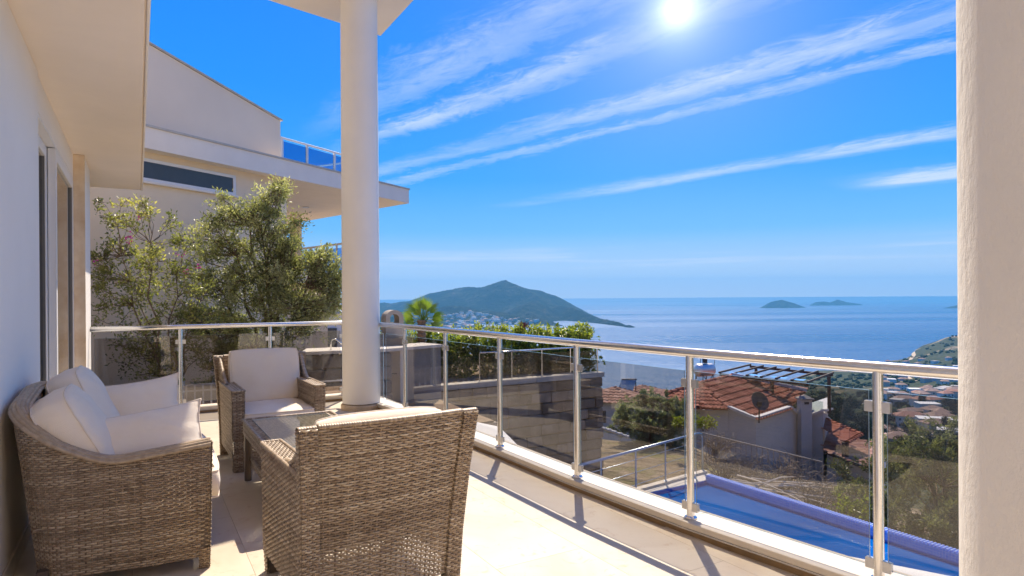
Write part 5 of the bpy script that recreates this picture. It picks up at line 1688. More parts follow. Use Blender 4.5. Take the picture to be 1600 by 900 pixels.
# pergola over the roof terrace
pg = empty('pergola', W(1210, 620, 35), 0, 'dark timber pergola with slatted top and blue cloth on the roof terrace', 'pergola')
def level(px, py, z): 
    d = W(px, py, 1.0) - EYE
    return EYE + d * ((z - EYE.z) / d.z)
G1, G4, G2, G3 = (level(*p, -3.2) for p in ((1125, 583), (1263, 598), (1172, 571), (1301, 584)))
def beam(name, p, r, w, h, mat=M_WOODD, par=pg):
    q = MB(); verge(q, p - UP * h, r - UP * h, w, h); q.build(name, mat, par)
beam('beam', G1, G4, .10, .16); beam('beam', G2, G3, .10, .14); 
for k in range(7):
    f = k / 6
    p, r = G1.lerp(G4, f), G2.lerp(G3, f)
    e = (r - p) * .03
    beam('rafter', p - e + UP * .10, r + e + UP * .10, .075, .10)
for f, p, r in ((.08, G2, G3), (.96, G2, G3), (.62, G1, G4)):
    c = p.lerp(r, f); q = MB(); q.box((c.x - .07, c.y - .07, -5.5), (c.x + .07, c.y + .07, -3.361)); q.build('post', M_WOODD, pg)
for f0, f1 in ((.10, .22), (.34, .52), (.60, .76), (.84, .95)):
    q = MB(); p, r = G1.lerp(G4, f0) + UP * -.02, G1.lerp(G4, f1) + UP * -.02
    inn = (G2 - G1).normalized()
    vs = []
    for i in range(9):
        for j in range(4):
            c = p.lerp(r, i / 8) + inn * (.10 + .5 * j / 3) + UP * (.10 - .06 * math.sin(math.pi * i / 8) * math.sin(math.pi * (j + .5) / 4))
            vs.append(c)
    q.add(vs, [(i * 4 + j, i * 4 + j + 1, i * 4 + j + 5, i * 4 + j + 4) for i in range(8) for j in range(3)])
    q.build('cloth', plain('blue_cloth', (.015, .26, .62), .7) if 'blue_cloth' not in MATS else MATS['blue_cloth'], pg, smooth=True)

# satellite dish
sdz = W(1187, 627, 30.2)
sat = empty('satellite_dish', Vector((sdz.x, sdz.y, -6.0)), 0, 'dark satellite dish seen from behind on the red roof', 'satellite dish')
q = MB(); rr = .46
Msat = Matrix.Translation(sdz) @ Matrix.Rotation(R(18), 4, 'Z') @ Matrix.Rotation(R(62), 4, 'X')
prof = [(.02, -.11), (.15, -.10), (.30, -.055), (.42, -.01), (rr, .03), (rr + .008, .036), (rr - .005, .04), (.42, .005), (.30, -.04), (.15, -.085), (.0, -.095)]
q.lathe(prof, 30); q.v = [tuple(Msat @ Vector((v[0], v[1], -v[2] * -1))) for v in q.v]
q.build('dish', plain('dark_grey_paint', (.065, .062, .055), .6), sat, smooth=True)
q = MB(); q.tube([sdz + Vector((-.06, -.12, -.05)), sdz + Vector((-.08, -.10, -1.0))], .035, 8); q.build('mast', M_DARKMETAL, sat)
q = MB(); b0 = sdz + Vector((-.05, -.10, -.1)); q.box(tuple(b0 - Vector((.09, .06, .1))), tuple(b0 + Vector((.09, .06, .1)))); q.build('mount', M_DARKMETAL, sat)

# lower red-roofed house at the right
r2h = empty('lower_tiled_house', W(1325, 720, 31).xy.to_3d() + Vector((0, 0, -10)), 0, 'lower house with faded tiled roofs right of the red-roofed house', 'house')
q = MB()
a0, a1, a2, a3 = W(1287, 655, 35.5), W(1346, 680, 32.5), W(1324, 693, 30.5), W(1285, 667, 33.2)
tile_plane(q, [a0, a1, a2, a3], tw=.30, tl=.42); ridge_tiles(q, a0, a1, .13); ridge_tiles(q, a1, a2, .12)
o = q.build('upper_roof', M_TILES, r2h, tint=True); tag(o, kind='stuff')
q = MB()
c0, c1, c2, c3 = W(1286, 676, 37.5), W(1372, 692, 36.5), W(1372, 737, 28.5), W(1288, 704, 31.5)
tile_plane(q, [c0, c1, c2, c3], tw=.34, tl=.45)
o = q.build('lower_roof', M_TILES2, r2h, tint=True); tag(o, kind='stuff')
q = MB(); verge(q, c3 + UP * -.12, c2 + UP * -.12, .12, .14); q.build('gutter', M_DARKMETAL, r2h)
for px in (1318, 1323):
    p = W(px, 700, 30.6); q = MB(); q.box((p.x - .06, p.y - .06, p.z - 1.2), (p.x + .06, p.y + .06, W(px, 691, 30.6).z)); q.build('post', M_WOODD, r2h)
wl = [W(1292, 710, 31.8), W(1368, 740, 29.3), W(1385, 700, 36), W(1300, 690, 39)]
q = MB(); q.prism([(p.x, p.y) for p in wl], -12, [c3.z - .25, c2.z - .25, c1.z - .3, c0.z - .3]); q.build('wall', M_HWALL, r2h)

# two roofs farther down, left of the silver olive
def hip_house(name, px, py, Y, w, d, h, rot, label, roof=0, z_roof=None, wall=None, wins=True, group=None, flat=False, cat='house'):
    """py is where the eaves show"""
    P = W(px, py, Y); ez = P.z
    root = empty(name, (P.x, P.y, ez - h), rot, label, cat, group)
    q = MB(); q.box((-w / 2, -d / 2, -4), (w / 2, d / 2, h)); q.build('wall', wall or M_HWALL, root, local=True)
    if flat:
        q = MB(); q.box((-w / 2 - .15, -d / 2 - .15, h + .002), (w / 2 + .15, d / 2 + .15, h + .25)); q.build('roof', M_HCOPE if roof == 0 else M_CONC, root, local=True)
    else:
        rhgt = z_roof or min(w, d) * .26
        e = .45; l = max(0, (w - d) / 2)
        c = [Vector((-w / 2 - e, -d / 2 - e, h)), Vector((w / 2 + e, -d / 2 - e, h)), Vector((w / 2 + e, d / 2 + e, h)), Vector((-w / 2 - e, d / 2 + e, h))]
        t0, t1 = Vector((-l - .01, 0, h + rhgt)), Vector((l + .01, 0, h + rhgt))
        q = MB()
        if Y < 110:
            tile_plane(q, [t0, c[0], c[1], t1], .5, .55); tile_plane(q, [t1, c[1], c[2]], .5, .55); tile_plane(q, [t1, c[2], c[3], t0], .5, .55); tile_plane(q, [t0, c[3], c[0]], .5, .55)
            ridge_tiles(q, t0, t1, .14, .6)
            o = q.build('roof', M_TILES2 if roof else M_TILES, root, tint=True, local=True); tag(o, kind='stuff')
        else:
            q.add(c + [t0, t1], [(3, 2, 1, 0), (0, 1, 5, 4), (1, 2, 5), (2, 3, 4, 5), (3, 0, 4)]); q.build('roof', M_TERRA_L if roof else M_TERRA, root, local=True)
    if wins:
        n = max(2, int(w / 3.2)); fl = max(1, int(h / 2.8))
        for f in range(fl):
            for i in range(n):
                x = -w / 2 + w * (i + .5) / n; z = .9 + 2.8 * f
                if z + 1.2 > h: continue
                q = MB(); q.box((x - .55, -d / 2 - .03, z), (x + .55, -d / 2 + .1, z + 1.2)); q.build('window', MATS['dark_window'], root, local=True)
    return root
hip_house('tiled_house', 962, 622, 66, 5.2, 5, 3.0, R(-14), 'small house with a pale pinkish tiled roof left of the silver olive', roof=1, z_roof=1.1)
h2 = hip_house('tiled_house', 1004, 616, 72, 5.0, 5.5, 3.0, R(-18), 'brown-roofed house with white verges right behind the pinkish tiled roof', roof=1, z_roof=1.0)
so = W(980, 598, 67.5)
sp_ = empty('solar_collector', so, 0, 'tilted glass solar collector standing above the far tiled roofs', 'solar collector')
q = MB(); q.add([so + Vector((-1.1, -.5, -.75)), so + Vector((.5, -.5, -.75)), so + Vector((1.1, .5, .3)), so + Vector((-.5, .5, .3))], [(0, 1, 2, 3)])
o = q.build('panel', plain('pale_solar_glass', (.28, .36, .40), .15), sp_); md = o.modifiers.new('thick', 'SOLIDIFY'); md.thickness = .1
q = MB(); q.tube([so + Vector((-.5, .5, .3)), so + Vector((1.1, .5, .3))], .07, 6); q.tube([so + Vector((1.0, .5, .3)), so + Vector((1.0, .5, -1.2))], .05, 6); q.tube([so + Vector((-.4, .5, .3)), so + Vector((-.4, .5, -1.2))], .05, 6); q.build('frame', M_DARKMETAL, sp_)

# ---- fence, dry shrubs and weeds on the slope beyond the pool
fe = empty('mesh_fence', W(1190, 700, 20.5), 0, 'thin pale wire fence on the slope between pool and red-roofed house', 'fence')
f0, f1 = W(1096, 676, 22.5), W(1285, 722, 19.0)
N_ = 22
q = MB(); q.tube([f0, f1], .022, 6); q.tube([f0 + UP * -1.0, f1 + UP * -1.0], .018, 6); q.build('fence_rail', M_CONC, fe)
for i in range(N_ + 1):
    p = f0.lerp(f1, i / N_)
    q = MB(); q.box((p.x - .011, p.y - .011, p.z - 1.25), (p.x + .011, p.y + .011, p.z)); q.build('fence_picket', M_CONC, fe)
def dry_shrub(P, h, w, label, seed, n=26, group='bare shrubs beyond the pool'):
    root = empty('dry_shrub', P, 0, label, 'shrub', group)
    rd = random.Random(seed); q = MB()
    for i in range(n):
        a = rd.uniform(0, 2 * math.pi); r_ = w * math.sqrt(rd.random())
        e = Vector(P) + Vector((math.cos(a) * r_, math.sin(a) * r_ * .7, h * rd.uniform(.4, 1.0) * (1.1 - .5 * r_ / w)))
        s = Vector(P) + Vector((rd.gauss(0, .12), rd.gauss(0, .12), -.1))
        m1 = s.lerp(e, .4) + Vector((rd.gauss(0, .12), rd.gauss(0, .12), .15)); m2 = s.lerp(e, .75) + Vector((rd.gauss(0, .12), rd.gauss(0, .12), .10))
        pts = [s, m1, m2, e]
        q.tube(pts, [.020, .014, .010, .004], 4, cap=False)
        for k in range(5):
            b = pts[1 + k % 2].lerp(pts[2 + k % 2], rd.random()); e2 = b + Vector((rd.gauss(0, .28), rd.gauss(0, .28), rd.uniform(-.1, .35)))
            q.tube([b, b.lerp(e2, .5) + Vector((rd.gauss(0, .05), rd.gauss(0, .05), .05)), e2], [.009, .007, .003], 3, cap=False)
    q.build('twigs', M_DRYTWIG, root)
for i, (px, py, Y, h, w, lb) in enumerate(((1128, 728, 18.6, 1.0, .9, 'bare twiggy shrub at the pool corner by the blue-grey railing'), (1175, 738, 17.8, .95, 1.1, 'bare tangled shrub behind the middle of the mosaic edge'),
        (1228, 750, 17.0, 1.1, 1.1, 'bare grey shrub in front of the white house corner'), (1275, 775, 16.0, 1.3, 1.1, 'tall bare shrub reaching up before the lower tiled roof'), (1335, 800, 15.0, 1.1, .9, 'bare shrub next to the yellow-green weeds'), (1120, 690, 23, .8, 1.0, 'dark bare shrub at the wire fence by the silver olive'))):
    P = W(px, py, Y); P.z -= .4
    dry_shrub(P, h, w, lb, 50 + i, n=34, group=None)
def weed(P, label, seed, r=.35):
    root = empty('weed_clump', P, 0, label, 'plant')
    rs = np.random.default_rng(seed); q = MB(); wd = MB()
    for k in range(26):
        b = np.array(tuple(P)) + rs.normal(0, r * .3, 3) * np.array([1, 1, .1]); e = b + rs.normal(0, r * .5, 3) * np.array([1, 1, .3]) + np.array([0, 0, r * 1.3 * rs.uniform(.5, 1)])
        wd.tube([Vector(b), Vector(e)], [.008, .003], 4, cap=False)
        t = rs.uniform(.3, 1, 9)[:, None]
        leaves(q, b * (1 - t) + e * t, rs.normal(0, 1, (9, 3)) + np.array([0, 0, .3]), .12, .06, rs)
    wd.build('stems', M_BARK, root); q.build('leaves', M_WEED, root, tint=True)
weed(W(1330, 815, 13.6), 'yellow-green leafy weeds behind the mosaic pool edge', 71, .42)
weed(W(1103, 672, 20.5) , 'bright green weeds right of the pool railing end post', 72, .4)
weed(W(1062, 668, 21.5), 'bright green weeds under the silver olive', 73, .3)
# bleached cut branches lying on the slope
bp = empty('cut_branches', W(1200, 770, 16.5), 0, 'pile of bleached cut branches lying on the slope behind the pool', 'branches')
rd = random.Random(77)
for i in range(34):
    c = W(rd.uniform(1165, 1275), rd.uniform(752, 782), rd.uniform(15.6, 17.2))
    d_ = Vector((1, -.55, 0)).normalized() * rd.uniform(.4, 1.0); d_.rotate(Matrix.Rotation(rd.gauss(0, .45), 3, 'Z'))
    q = MB(); q.tube([c - d_, c + Vector((0, 0, rd.gauss(0, .06))), c + d_], [.03, .024, .012], 5); q.build('branch', MATS.get('bleached_wood') or plain('bleached_wood', (.62, .54, .44), .8, var=.15, scale=6), bp)
# row of white stones
sr = empty('stone_row', W(955, 676, 22.5), 0, 'row of rough white stones on the dry slope beyond the retaining wall', 'stones')
for i in range(15):
    c = W(933 + i * 3.4, 666 + i * 1.15, 23.4)
    q = MB(); bm = bmesh.new(); bmesh.ops.create_icosphere(bm, subdivisions=1, radius=1)
    s = (rd.uniform(.06, .11), rd.uniform(.06, .10), rd.uniform(.05, .08))
    vs = [c + Vector((v.co.x * s[0] * rd.uniform(.8, 1.2), v.co.y * s[1], v.co.z * s[2] * rd.uniform(.8, 1.2))) for v in bm.verts]
    fs = [tuple(v.index for v in f.verts) for f in bm.faces]; bm.free()
    q.add(vs, fs); q.build('stone', M_HCOPE, sr)
# ================================================================== LAND AND SEA
SEA = -149.0
PROF = {   # azimuth in degrees -> (distance in front, height)
    -180: [(0, -3.9), (25, -3.9), (60, 6), (200, 50), (600, 160), (1500, 260), (2300, 300)],
    -90: [(0, -3.9), (25, -3.9), (60, 2), (200, 25), (600, 70), (1500, 120), (2300, 150)],
    -50: [(0, -3.9), (25, -3.9), (60, -4), (200, -6), (600, -20), (1500, -60), (2300, -90)],
    -25: [(0, -3.9), (25, -4.0), (60, -8), (150, -24), (400, -62), (900, -118), (1300, -140), (2000, -149.5), (2300, -152)],
    -8: [(0, -3.9), (25, -4.2), (60, -11), (150, -34), (400, -84), (800, -140), (950, -153), (2300, -170)],
    4: [(0, -3.9), (20, -4.0), (28, -4.8), (60, -13), (150, -36), (400, -88), (700, -135), (850, -155), (2300, -170)],
    14: [(0, -3.9), (20, -4.1), (26, -4.6), (36, -8.2), (60, -13.2), (100, -22), (180, -40), (300, -62), (450, -88), (700, -125), (880, -150), (1000, -160), (2300, -175)],
    21.8: [(0, -3.8), (15, -3.9), (20, -4.7), (25, -5.6), (32, -8.4), (40, -9.6), (60, -14), (100, -23), (180, -39), (300, -59), (450, -78.5), (700, -109), (900, -129), (1060, -147), (1100, -150), (1250, -160), (2300, -175)],
    27: [(0, -3.8), (14, -3.9), (20, -5.0), (25, -6.2), (34, -9.6), (60, -19), (100, -30), (180, -46), (300, -62), (450, -79), (700, -107), (900, -124), (1200, -144), (1290, -150), (1500, -160), (2300, -175)],
    31: [(0, -3.9), (12, -4.2), (18, -5.4), (25, -7.0), (36, -11.5), (60, -21), (100, -32), (180, -48), (300, -64), (450, -80), (700, -103), (1000, -125), (1200, -136), (1400, -146.5), (1480, -150), (1700, -160), (2300, -175)],
    35: [(0, -3.9), (12, -4.4), (18, -5.8), (25, -7.5), (36, -12), (60, -21), (100, -32), (180, -47), (300, -62), (450, -77), (700, -99), (1000, -116), (1200, -119.5), (1400, -119), (1600, -113), (1720, -110), (1850, -122), (2050, -150), (2300, -165)],
    42: [(0, -3.9), (12, -4.4), (25, -8.5), (60, -20), (180, -45), (450, -72), (700, -88), (1100, -86), (1500, -74), (1750, -74), (2050, -120), (2200, -150), (2300, -160)],
    60: [(0, -3.9), (12, -4.2), (60, -14), (180, -30), (450, -40), (1000, -20), (1800, 20), (2300, 40)],
    90: [(0, -3.9), (25, -4), (60, -4), (200, 4), (600, 60), (1500, 140), (2300, 180)],
    180: [(0, -3.9), (25, -3.9), (60, 6), (200, 50), (600, 160), (1500, 260), (2300, 300)]}
TH = sorted(PROF)
def prof(th, d):
    P = PROF[th]
    return float(np.interp(d, [p[0] for p in P], [p[1] for p in P]))
def ground(x, y, rough=True):
    th = math.degrees(math.atan2(x, y)); r = math.hypot(x, y)
    d = y if abs(th) < 60 else r * (.5 if abs(th) > 60 else 1) if abs(th) < 60.0001 else r * (.5 + .5 * min(1, (abs(th) - 60) / 30))
    i = max(0, min(len(TH) - 2, int(np.searchsorted(TH, th, 'right')) - 1))
    f = (th - TH[i]) / (TH[i + 1] - TH[i]); f = f * f * (3 - 2 * f)
    z = prof(TH[i], d) * (1 - f) + prof(TH[i + 1], d) * f
    if rough and r > 18:
        k = min(1.0, (r - 18) / 200.0)
        z += k * (6.0 * mnoise.noise(Vector((x / 160, y / 160, 3))) + 2.5 * mnoise.noise(Vector((x / 45, y / 45, 7)))) * (.35 if th < 25 else .55)
        z += min(1, (r - 18) / 20) * .25 * mnoise.noise(Vector((x / 3, y / 3, 1)))
    return z
def ground_mesh():
    ths = list(np.arange(-180, -30, 5.0)) + list(np.arange(-30, 0, 1.5)) + list(np.arange(0, 50, .45)) + list(np.arange(50, 180.1, 5.0))
    rs = [0.5] + list(np.geomspace(4, 2900, 120))
    vs = []; 
    for r in rs:
        for th in ths:
            a = R(th); x, y = r * math.sin(a), r * math.cos(a)
            vs.append((x, y, ground(x, y)))
    n = len(ths); fs = []
    for i in range(len(rs) - 1):
        for j in range(n - 1):
            fs.append((i * n + j, i * n + j + 1, (i + 1) * n + j + 1, (i + 1) * n + j))
    q = MB(); q.add(vs, [f[::-1] for f in fs])
    return q
def land_mat(name, near=False):
    m, t, p, out = new_mat(name)
    g = t.node('ShaderNodeNewGeometry'); v = g.outputs['Position']
    n1 = t.noise(v, .035, 6.0, .62); n2 = t.noise(v, .22, 5.0, .65); n3 = t.noise(v, 2.4, 6.0, .7)
    far = t.ramp(t.math('ADD', t.math('MULTIPLY', n2, .65), t.math('MULTIPLY', n1, .35)), [(.36, (.022, .034, .016)), (.50, (.045, .055, .026)), (.60, (.085, .085, .045)), (.72, (.24, .19, .12))])
    bare = t.smooth(t.noise(v, .0052, 4.0, .6), .56, .62)
    far = t.mix(t.math('MULTIPLY', bare, .75), far, (.36, .27, .18, 1))
    near_c = t.ramp(t.math('ADD', t.math('MULTIPLY', n3, .7), t.math('MULTIPLY', n2, .3)), [(.34, (.10, .075, .05)), (.5, (.22, .17, .11)), (.66, (.34, .27, .185))])
    grs = t.smooth(t.noise(v, .45, 5.0, .65), .50, .62)
    near_c = t.mix(t.math('MULTIPLY', grs, .7), near_c, (.17, .17, .055, 1))
    d = t.vmath('LENGTH', v, out=1)
    col = t.mix(t.smooth(d, 40, 130), near_c, far)
    t.l.new(col, p.inputs['Base Color']); p.inputs['Roughness'].default_value = .95; p.inputs['Specular IOR Level'].default_value = .08
    bump(t, p, n2, .6, 3.0)
    return m
M_LAND = land_mat('hillside')
tag(ground_mesh().build('hillside_ground', M_LAND, smooth=True), kind='structure')

# ---- sea
def sea_mat():
    m, t, p, out = new_mat('sea_water')
    g = t.node('ShaderNodeNewGeometry'); v = g.outputs['Position']
    s1 = t.noise(t.mapping(v, (.00016, .0011, 1), (0, 0, R(12))), 1.0, 6.0, .6)
    col = t.ramp(s1, [(.35, (.006, .055, .155)), (.65, (.026, .11, .25))])  # lighter streaks put a silvery shimmer into the base colour
    t.l.new(col, p.inputs['Base Color'])
    p.inputs['IOR'].default_value = 1.33
    t.l.new(t.ramp(s1, [(.35, (.24,) * 3), (.65, (.50,) * 3)]), p.inputs['Roughness'])
    w = t.math('ADD', t.noise(t.mapping(v, (.09, .16, 1)), 1.0, 4.0, .6), t.math('MULTIPLY', t.noise(t.mapping(v, (.012, .022, 1)), 1.0, 4.0, .6), 3.0))
    bump(t, p, w, 1.0, 2.6)
    return m
q = MB()
n = 48; vs = [(0, 0, SEA)]; 
rings = [300, 1000, 3000, 9000, 26000, 52000]
for r in rings:
    for k in range(n): vs.append((r * math.cos(2 * math.pi * k / n), r * math.sin(2 * math.pi * k / n), SEA))
fs = [(0, 1 + k, 1 + (k + 1) % n) for k in range(n)]
for i in range(len(rings) - 1):
    for k in range(n):
        a = 1 + i * n + k; b = 1 + i * n + (k + 1) % n
        fs.append((a, a + n, b + n, b))
q.add(vs, fs)
tag(q.build('sea', sea_mat()), kind='structure')

# ---- the mountain across the bay
def ridge_field(ridges, x0, x1, y0, y1, nx, ny, floor, seed, name, mat, rough=1.0):
    """ridges: list of (points (x, y, z), slope)"""
    xs = np.linspace(x0, x1, nx); ys = np.linspace(y0, y1, ny)
    X, Y = np.meshgrid(xs, ys)
    H = np.full(X.shape, -1e9)
    for pts, slope in ridges:
        for p, q_ in zip(pts[:-1], pts[1:]):
            p = np.array(p); q_ = np.array(q_)
            d = q_[:2] - p[:2]; L2 = (d ** 2).sum()
            t = np.clip(((X - p[0]) * d[0] + (Y - p[1]) * d[1]) / L2, 0, 1)
            dx = X - (p[0] + t * d[0]); dy = Y - (p[1] + t * d[1])
            dist = np.sqrt(dx * dx + dy * dy)
            z = p[2] + (q_[2] - p[2]) * t - slope * dist * (1 - .00010 * dist)
            H = np.maximum(H, z)
    vs = []
    for j in range(ny):
        for i in range(nx):
            x, y = X[j, i], Y[j, i]
            h = H[j, i]
            nz = mnoise.fractal(Vector((x / 520, y / 520, seed)), 1.0, 2.1, 6) * 26 * rough
            k = min(1, max(0, (h - floor) / 60))
            vs.append((x, y, max(floor - 8, h + nz * (.25 + .75 * k) * (1 if h < 1e9 else 0))))
    fs = [(j * nx + i, j * nx + i + 1, (j + 1) * nx + i + 1, (j + 1) * nx + i) for j in range(ny - 1) for i in range(nx - 1)]
    fs = [f for f in fs if max(vs[k][2] for k in f) > floor - 7]
    q = MB(); q.add(vs, fs)
    return tag(q.build(name, mat, smooth=True), kind='structure')
def mount_mat():
    m, t, p, out = new_mat('mountain_scrub')
    g = t.node('ShaderNodeNewGeometry'); v = g.outputs['Position']
    n1 = t.noise(v, .004, 7.0, .62); n2 = t.noise(v, .025, 6.0, .7)
    col = t.ramp(t.math('ADD', t.math('MULTIPLY', n1, .5), t.math('MULTIPLY', n2, .5)), [(.36, (.006, .015, .008)), (.50, (.018, .030, .015)), (.58, (.055, .062, .036)), (.70, (.17, .14, .10))])
    t.l.new(col, p.inputs['Base Color']); p.inputs['Roughness'].default_value = .95; p.inputs['Specular IOR Level'].default_value = .05
    bump(t, p, n2, .9, 60.0)
    return m
M_MOUNT = mount_mat()
def rp(l): return [tuple(W(x, y, Y)) for x, y, Y in l]
main_r = rp([(300, 486, 6400), (430, 478, 6300), (592, 474, 6100), (640, 466, 5900), (690, 452, 5600), (722, 448, 5500), (757, 450, 5400), (790, 441, 5300), (818, 452, 5100), (845, 465, 4850), (880, 479, 4400), (920, 493, 3900), (958, 503.5, 3420), (986, 509, 3080)])
front_r = rp([(560, 492, 4300), (640, 486, 4200), (690, 479, 4150), (722, 476, 4100), (752, 482, 3950), (795, 490, 3700), (835, 497, 3500), (875, 508, 3300), (900, 517, 3150)])
spur = rp([(845, 466, 4800), (832, 476, 4300), (815, 486, 3900), (850, 500, 3550), (880, 512, 3350)])
low = rp([(500, 505, 3500), (600, 500, 3300), (660, 499, 3200), (720, 505, 3050), (790, 516, 2900)])
ridge_field([(main_r, .42), (front_r, .30), (spur, .36), (low, .16)], -3600, 900, 2500, 7600, 300, 240, SEA, 3.3, 'mountain', M_MOUNT, 1.7)
isl1 = rp([(1190, 481, 7500), (1205, 472, 7500), (1221, 468.5, 7500), (1238, 473, 7500), (1258, 480, 7500)])
ridge_field([(isl1, .55)], 2600, 3800, 7150, 7850, 80, 44, SEA, 5.1, 'island', M_MOUNT, .45)
isl2 = rp([(1268, 477, 9000), (1276, 471, 9000), (1288, 469.5, 9000), (1297, 471.5, 9000), (1309, 466.5, 9000), (1322, 471, 9000), (1345, 475, 9000)])
ridge_field([(isl2, .6)], 3900, 5250, 8650, 9350, 90, 44, SEA, 6.7, 'island', M_MOUNT, .4)
isl3 = rp([(1475, 481, 6700), (1500, 475, 6700), (1560, 466, 6700), (1640, 455, 6700)])
ridge_field([(isl3, .5)], 4200, 6100, 6300, 7100, 60, 40, SEA, 8.2, 'headland', M_MOUNT, .5)

# ---- the town below, house by house
rd = random.Random(21)
TW_WALL = [plain('town_white', (.66, .63, .58), .85, var=.05), plain('town_cream', (.56, .47, .36), .85, var=.05), plain('town_grey', (.42, .40, .40), .85, var=.06)]
placed = []
def ground_hit(px, py):
    """where the sight line through a pixel meets the land"""
    d = W(px, py, 1.0) - EYE
    for i in range(420):
        Y = 60.0 * (1.009 ** i)
        P = EYE + d * Y
        if P.z < ground(P.x, P.y): return Y
        if Y > 2600: break
    return None
def town_house(px, py, w, d, h, rot, roof, label, group=None, flat=False, wall=0, name='town_house'):
    """px, py: where the middle of the front meets the ground"""
    Y = ground_hit(px, py)
    if not Y: return None
    P = W(px, py, Y); placed.append(P)
    if 7.0 / Y * 1000 < 4: wins = False
    else: wins = Y < 700
    return hip_house(name, px, py - h / Y * 1000, Y, w, d, h, rot, label, roof=roof, wall=TW_WALL[wall], group=group, flat=flat, wins=wins)
# singles seen clearly through the right-hand pane
town_house(1424, 667, 15, 8, 6.0, R(-24), 0, 'long white town house with a reddish roof, middle of the town', wall=0)
town_house(1464, 672, 17, 9, 5.8, R(-20), 0, 'wide grey flat-topped building right of the long white town house', wall=2, flat=True)
town_house(1404, 706, 10, 8, 5.4, R(-30), 1, 'house with a broad faded terracotta roof at the lower left of the town', wall=1)
town_house(1437, 690, 12, 7, 3.6, R(-15), 1, 'low house with an orange-brown roof below the grey flat-topped building', wall=1)
town_house(1490, 697, 10, 7, 5.8, R(-35), 0, 'pale block at the edge of the round column, lower town', wall=0, flat=True)
town_house(1449, 645, 12, 9, 6, R(-10), 0, 'flat-roofed white block just above the long white town house', wall=0, flat=True)
rows = [(582, 13), (590, 12), (598, 11), (606, 11), (615, 10), (624, 10), (634, 9), (645, 8), (656, 7), (668, 6), (681, 5), (694, 5), (575, 7), (566, 5)]
for py0, n in rows:
    for i in range(n):
        px = 1376 + (1500 - 1376) * (i + rd.uniform(.1, .9)) / n; py = py0 + rd.uniform(-3, 3)
        if rd.random() < .36: continue
        Y = ground_hit(px, py)
        if not Y or Y < 170 or Y > 1650: continue
        P = W(px, py, Y)
        if P.z < SEA + 2 or any((P - q).length < 11 for q in placed): continue
        w = rd.uniform(7.5, 13); d = rd.uniform(6.5, 9); h = rd.choice((3.2, 5.8, 5.8, 6.2)); fl = rd.random() < .35
        wl = rd.choice((0, 0, 0, 1, 1, 2)); rf = rd.choice((0, 1, 1))
        lab = ('white', 'cream', 'grey')[wl] + (' flat-roofed' if fl else (' red-roofed', ' faded tile-roofed')[rf]) + ' house among the scattered houses of the hillside town'
        lab = ('small ' if h < 4 else '') + lab.replace(' among the scattered houses of the hillside town', '') + ', ' + ('top row', 'upper part', 'middle', 'lower part')[0 if py < 592 else 1 if py < 618 else 2 if py < 652 else 3] + (' left', ' centre', ' right')[min(2, int((px - 1376) / 42))] + ' of hillside town'
        town_house(px, py, w, d, h, R(rd.uniform(-50, 30)), rf, lab, 'houses of the hillside town', fl, wl)
# bare plots and the coast road
def strip(name, pts, w, mat):
    q = MB(); vs = []
    P = [Vector((p[0], p[1], 0)) for p in pts]
    fine = []
    for a, b in zip(P[:-1], P[1:]):
        k = max(2, int((b - a).length / 12))
        fine += [a.lerp(b, i / k) for i in range(k)]
    fine.append(P[-1])
    for i, p in enumerate(fine):
        d = (fine[min(i + 1, len(fine) - 1)] - fine[max(0, i - 1)]).normalized(); n = Vector((-d.y, d.x, 0)) * w / 2
        for s in (-1, -.33, .33, 1):
            c = p + n * s; vs.append((c.x, c.y, ground(c.x, c.y) + .9))
    q.add(vs, [(i * 4 + j, i * 4 + j + 1, (i + 1) * 4 + j + 1, (i + 1) * 4 + j) for i in range(len(fine) - 1) for j in range(3)])
    return tag(q.build(name, mat, smooth=True), kind='structure')
M_ROAD = plain('pale_road', (.40, .37, .33), .9, var=.1, scale=.1)
M_TRACK = plain('dirt_track', (.46, .35, .23), .95, var=.12, scale=.1)
def hits(l):
    out = []
    for px, py in l:
        Y = ground_hit(px, py)
        if Y: out.append(W(px, py, Y))
    return out
for nm, l, w, mt in (('road', [(1300, 655), (1320, 645), (1345, 640), (1362, 632)], 7, M_ROAD), ('dirt_track', [(1396, 570), (1408, 582), (1420, 594)], 9, M_TRACK), ('dirt_track', [(1422, 563), (1428, 556), (1426, 550), (1438, 545)], 8, M_TRACK),
                     ('road', [(1380, 597), (1420, 597), (1450, 594), (1480, 592)], 8, M_TRACK), ('road', [(1412, 700), (1425, 690), (1432, 676)], 6, M_ROAD)):
    h_ = hits(l)
    if len(h_) > 1: strip(nm, h_, w, mt)
# ---- trees of the slope: single ones near, a wood beyond
def blob(rd, r):
    bm = bmesh.new(); bmesh.ops.create_icosphere(bm, subdivisions=2, radius=1.0)
    o = rd.uniform(0, 99)
    vs = [v.co * (1 + .35 * mnoise.noise(v.co * 1.8 + Vector((o, 0, 0))) + .25 * mnoise.noise(v.co * 4.5 + Vector((o, 7, 0)))) for v in bm.verts]
    fs = [tuple(v.index for v in f.verts) for f in bm.faces]; bm.free()
    return vs, fs
M_WOOD = tinted('far_foliage', [(0, (.022, .034, .014)), (.5, (.050, .064, .026)), (1, (.105, .110, .050))], .9, .05, fine=.8)
def clump_tree_mesh(seed, n=520, ln=.55, tall=1.0):
    rs = np.random.default_rng(seed); rd_ = random.Random(seed); q = MB()
    pts = crown_points((0, 0, .62 * tall), .5, 26, seed, (1, 1, .8 * tall), .2)
    for p in pts:
        C_ = np.array(tuple(p)) + rs.normal(0, .11, (n // 12, 3))
        leaves(q, C_, rs.normal(0, 1, (n // 12, 3)), .115, .08, rs, tb=rd_.gauss(.5, .2))
    return q.mesh('crown', M_WOOD, tint=True)
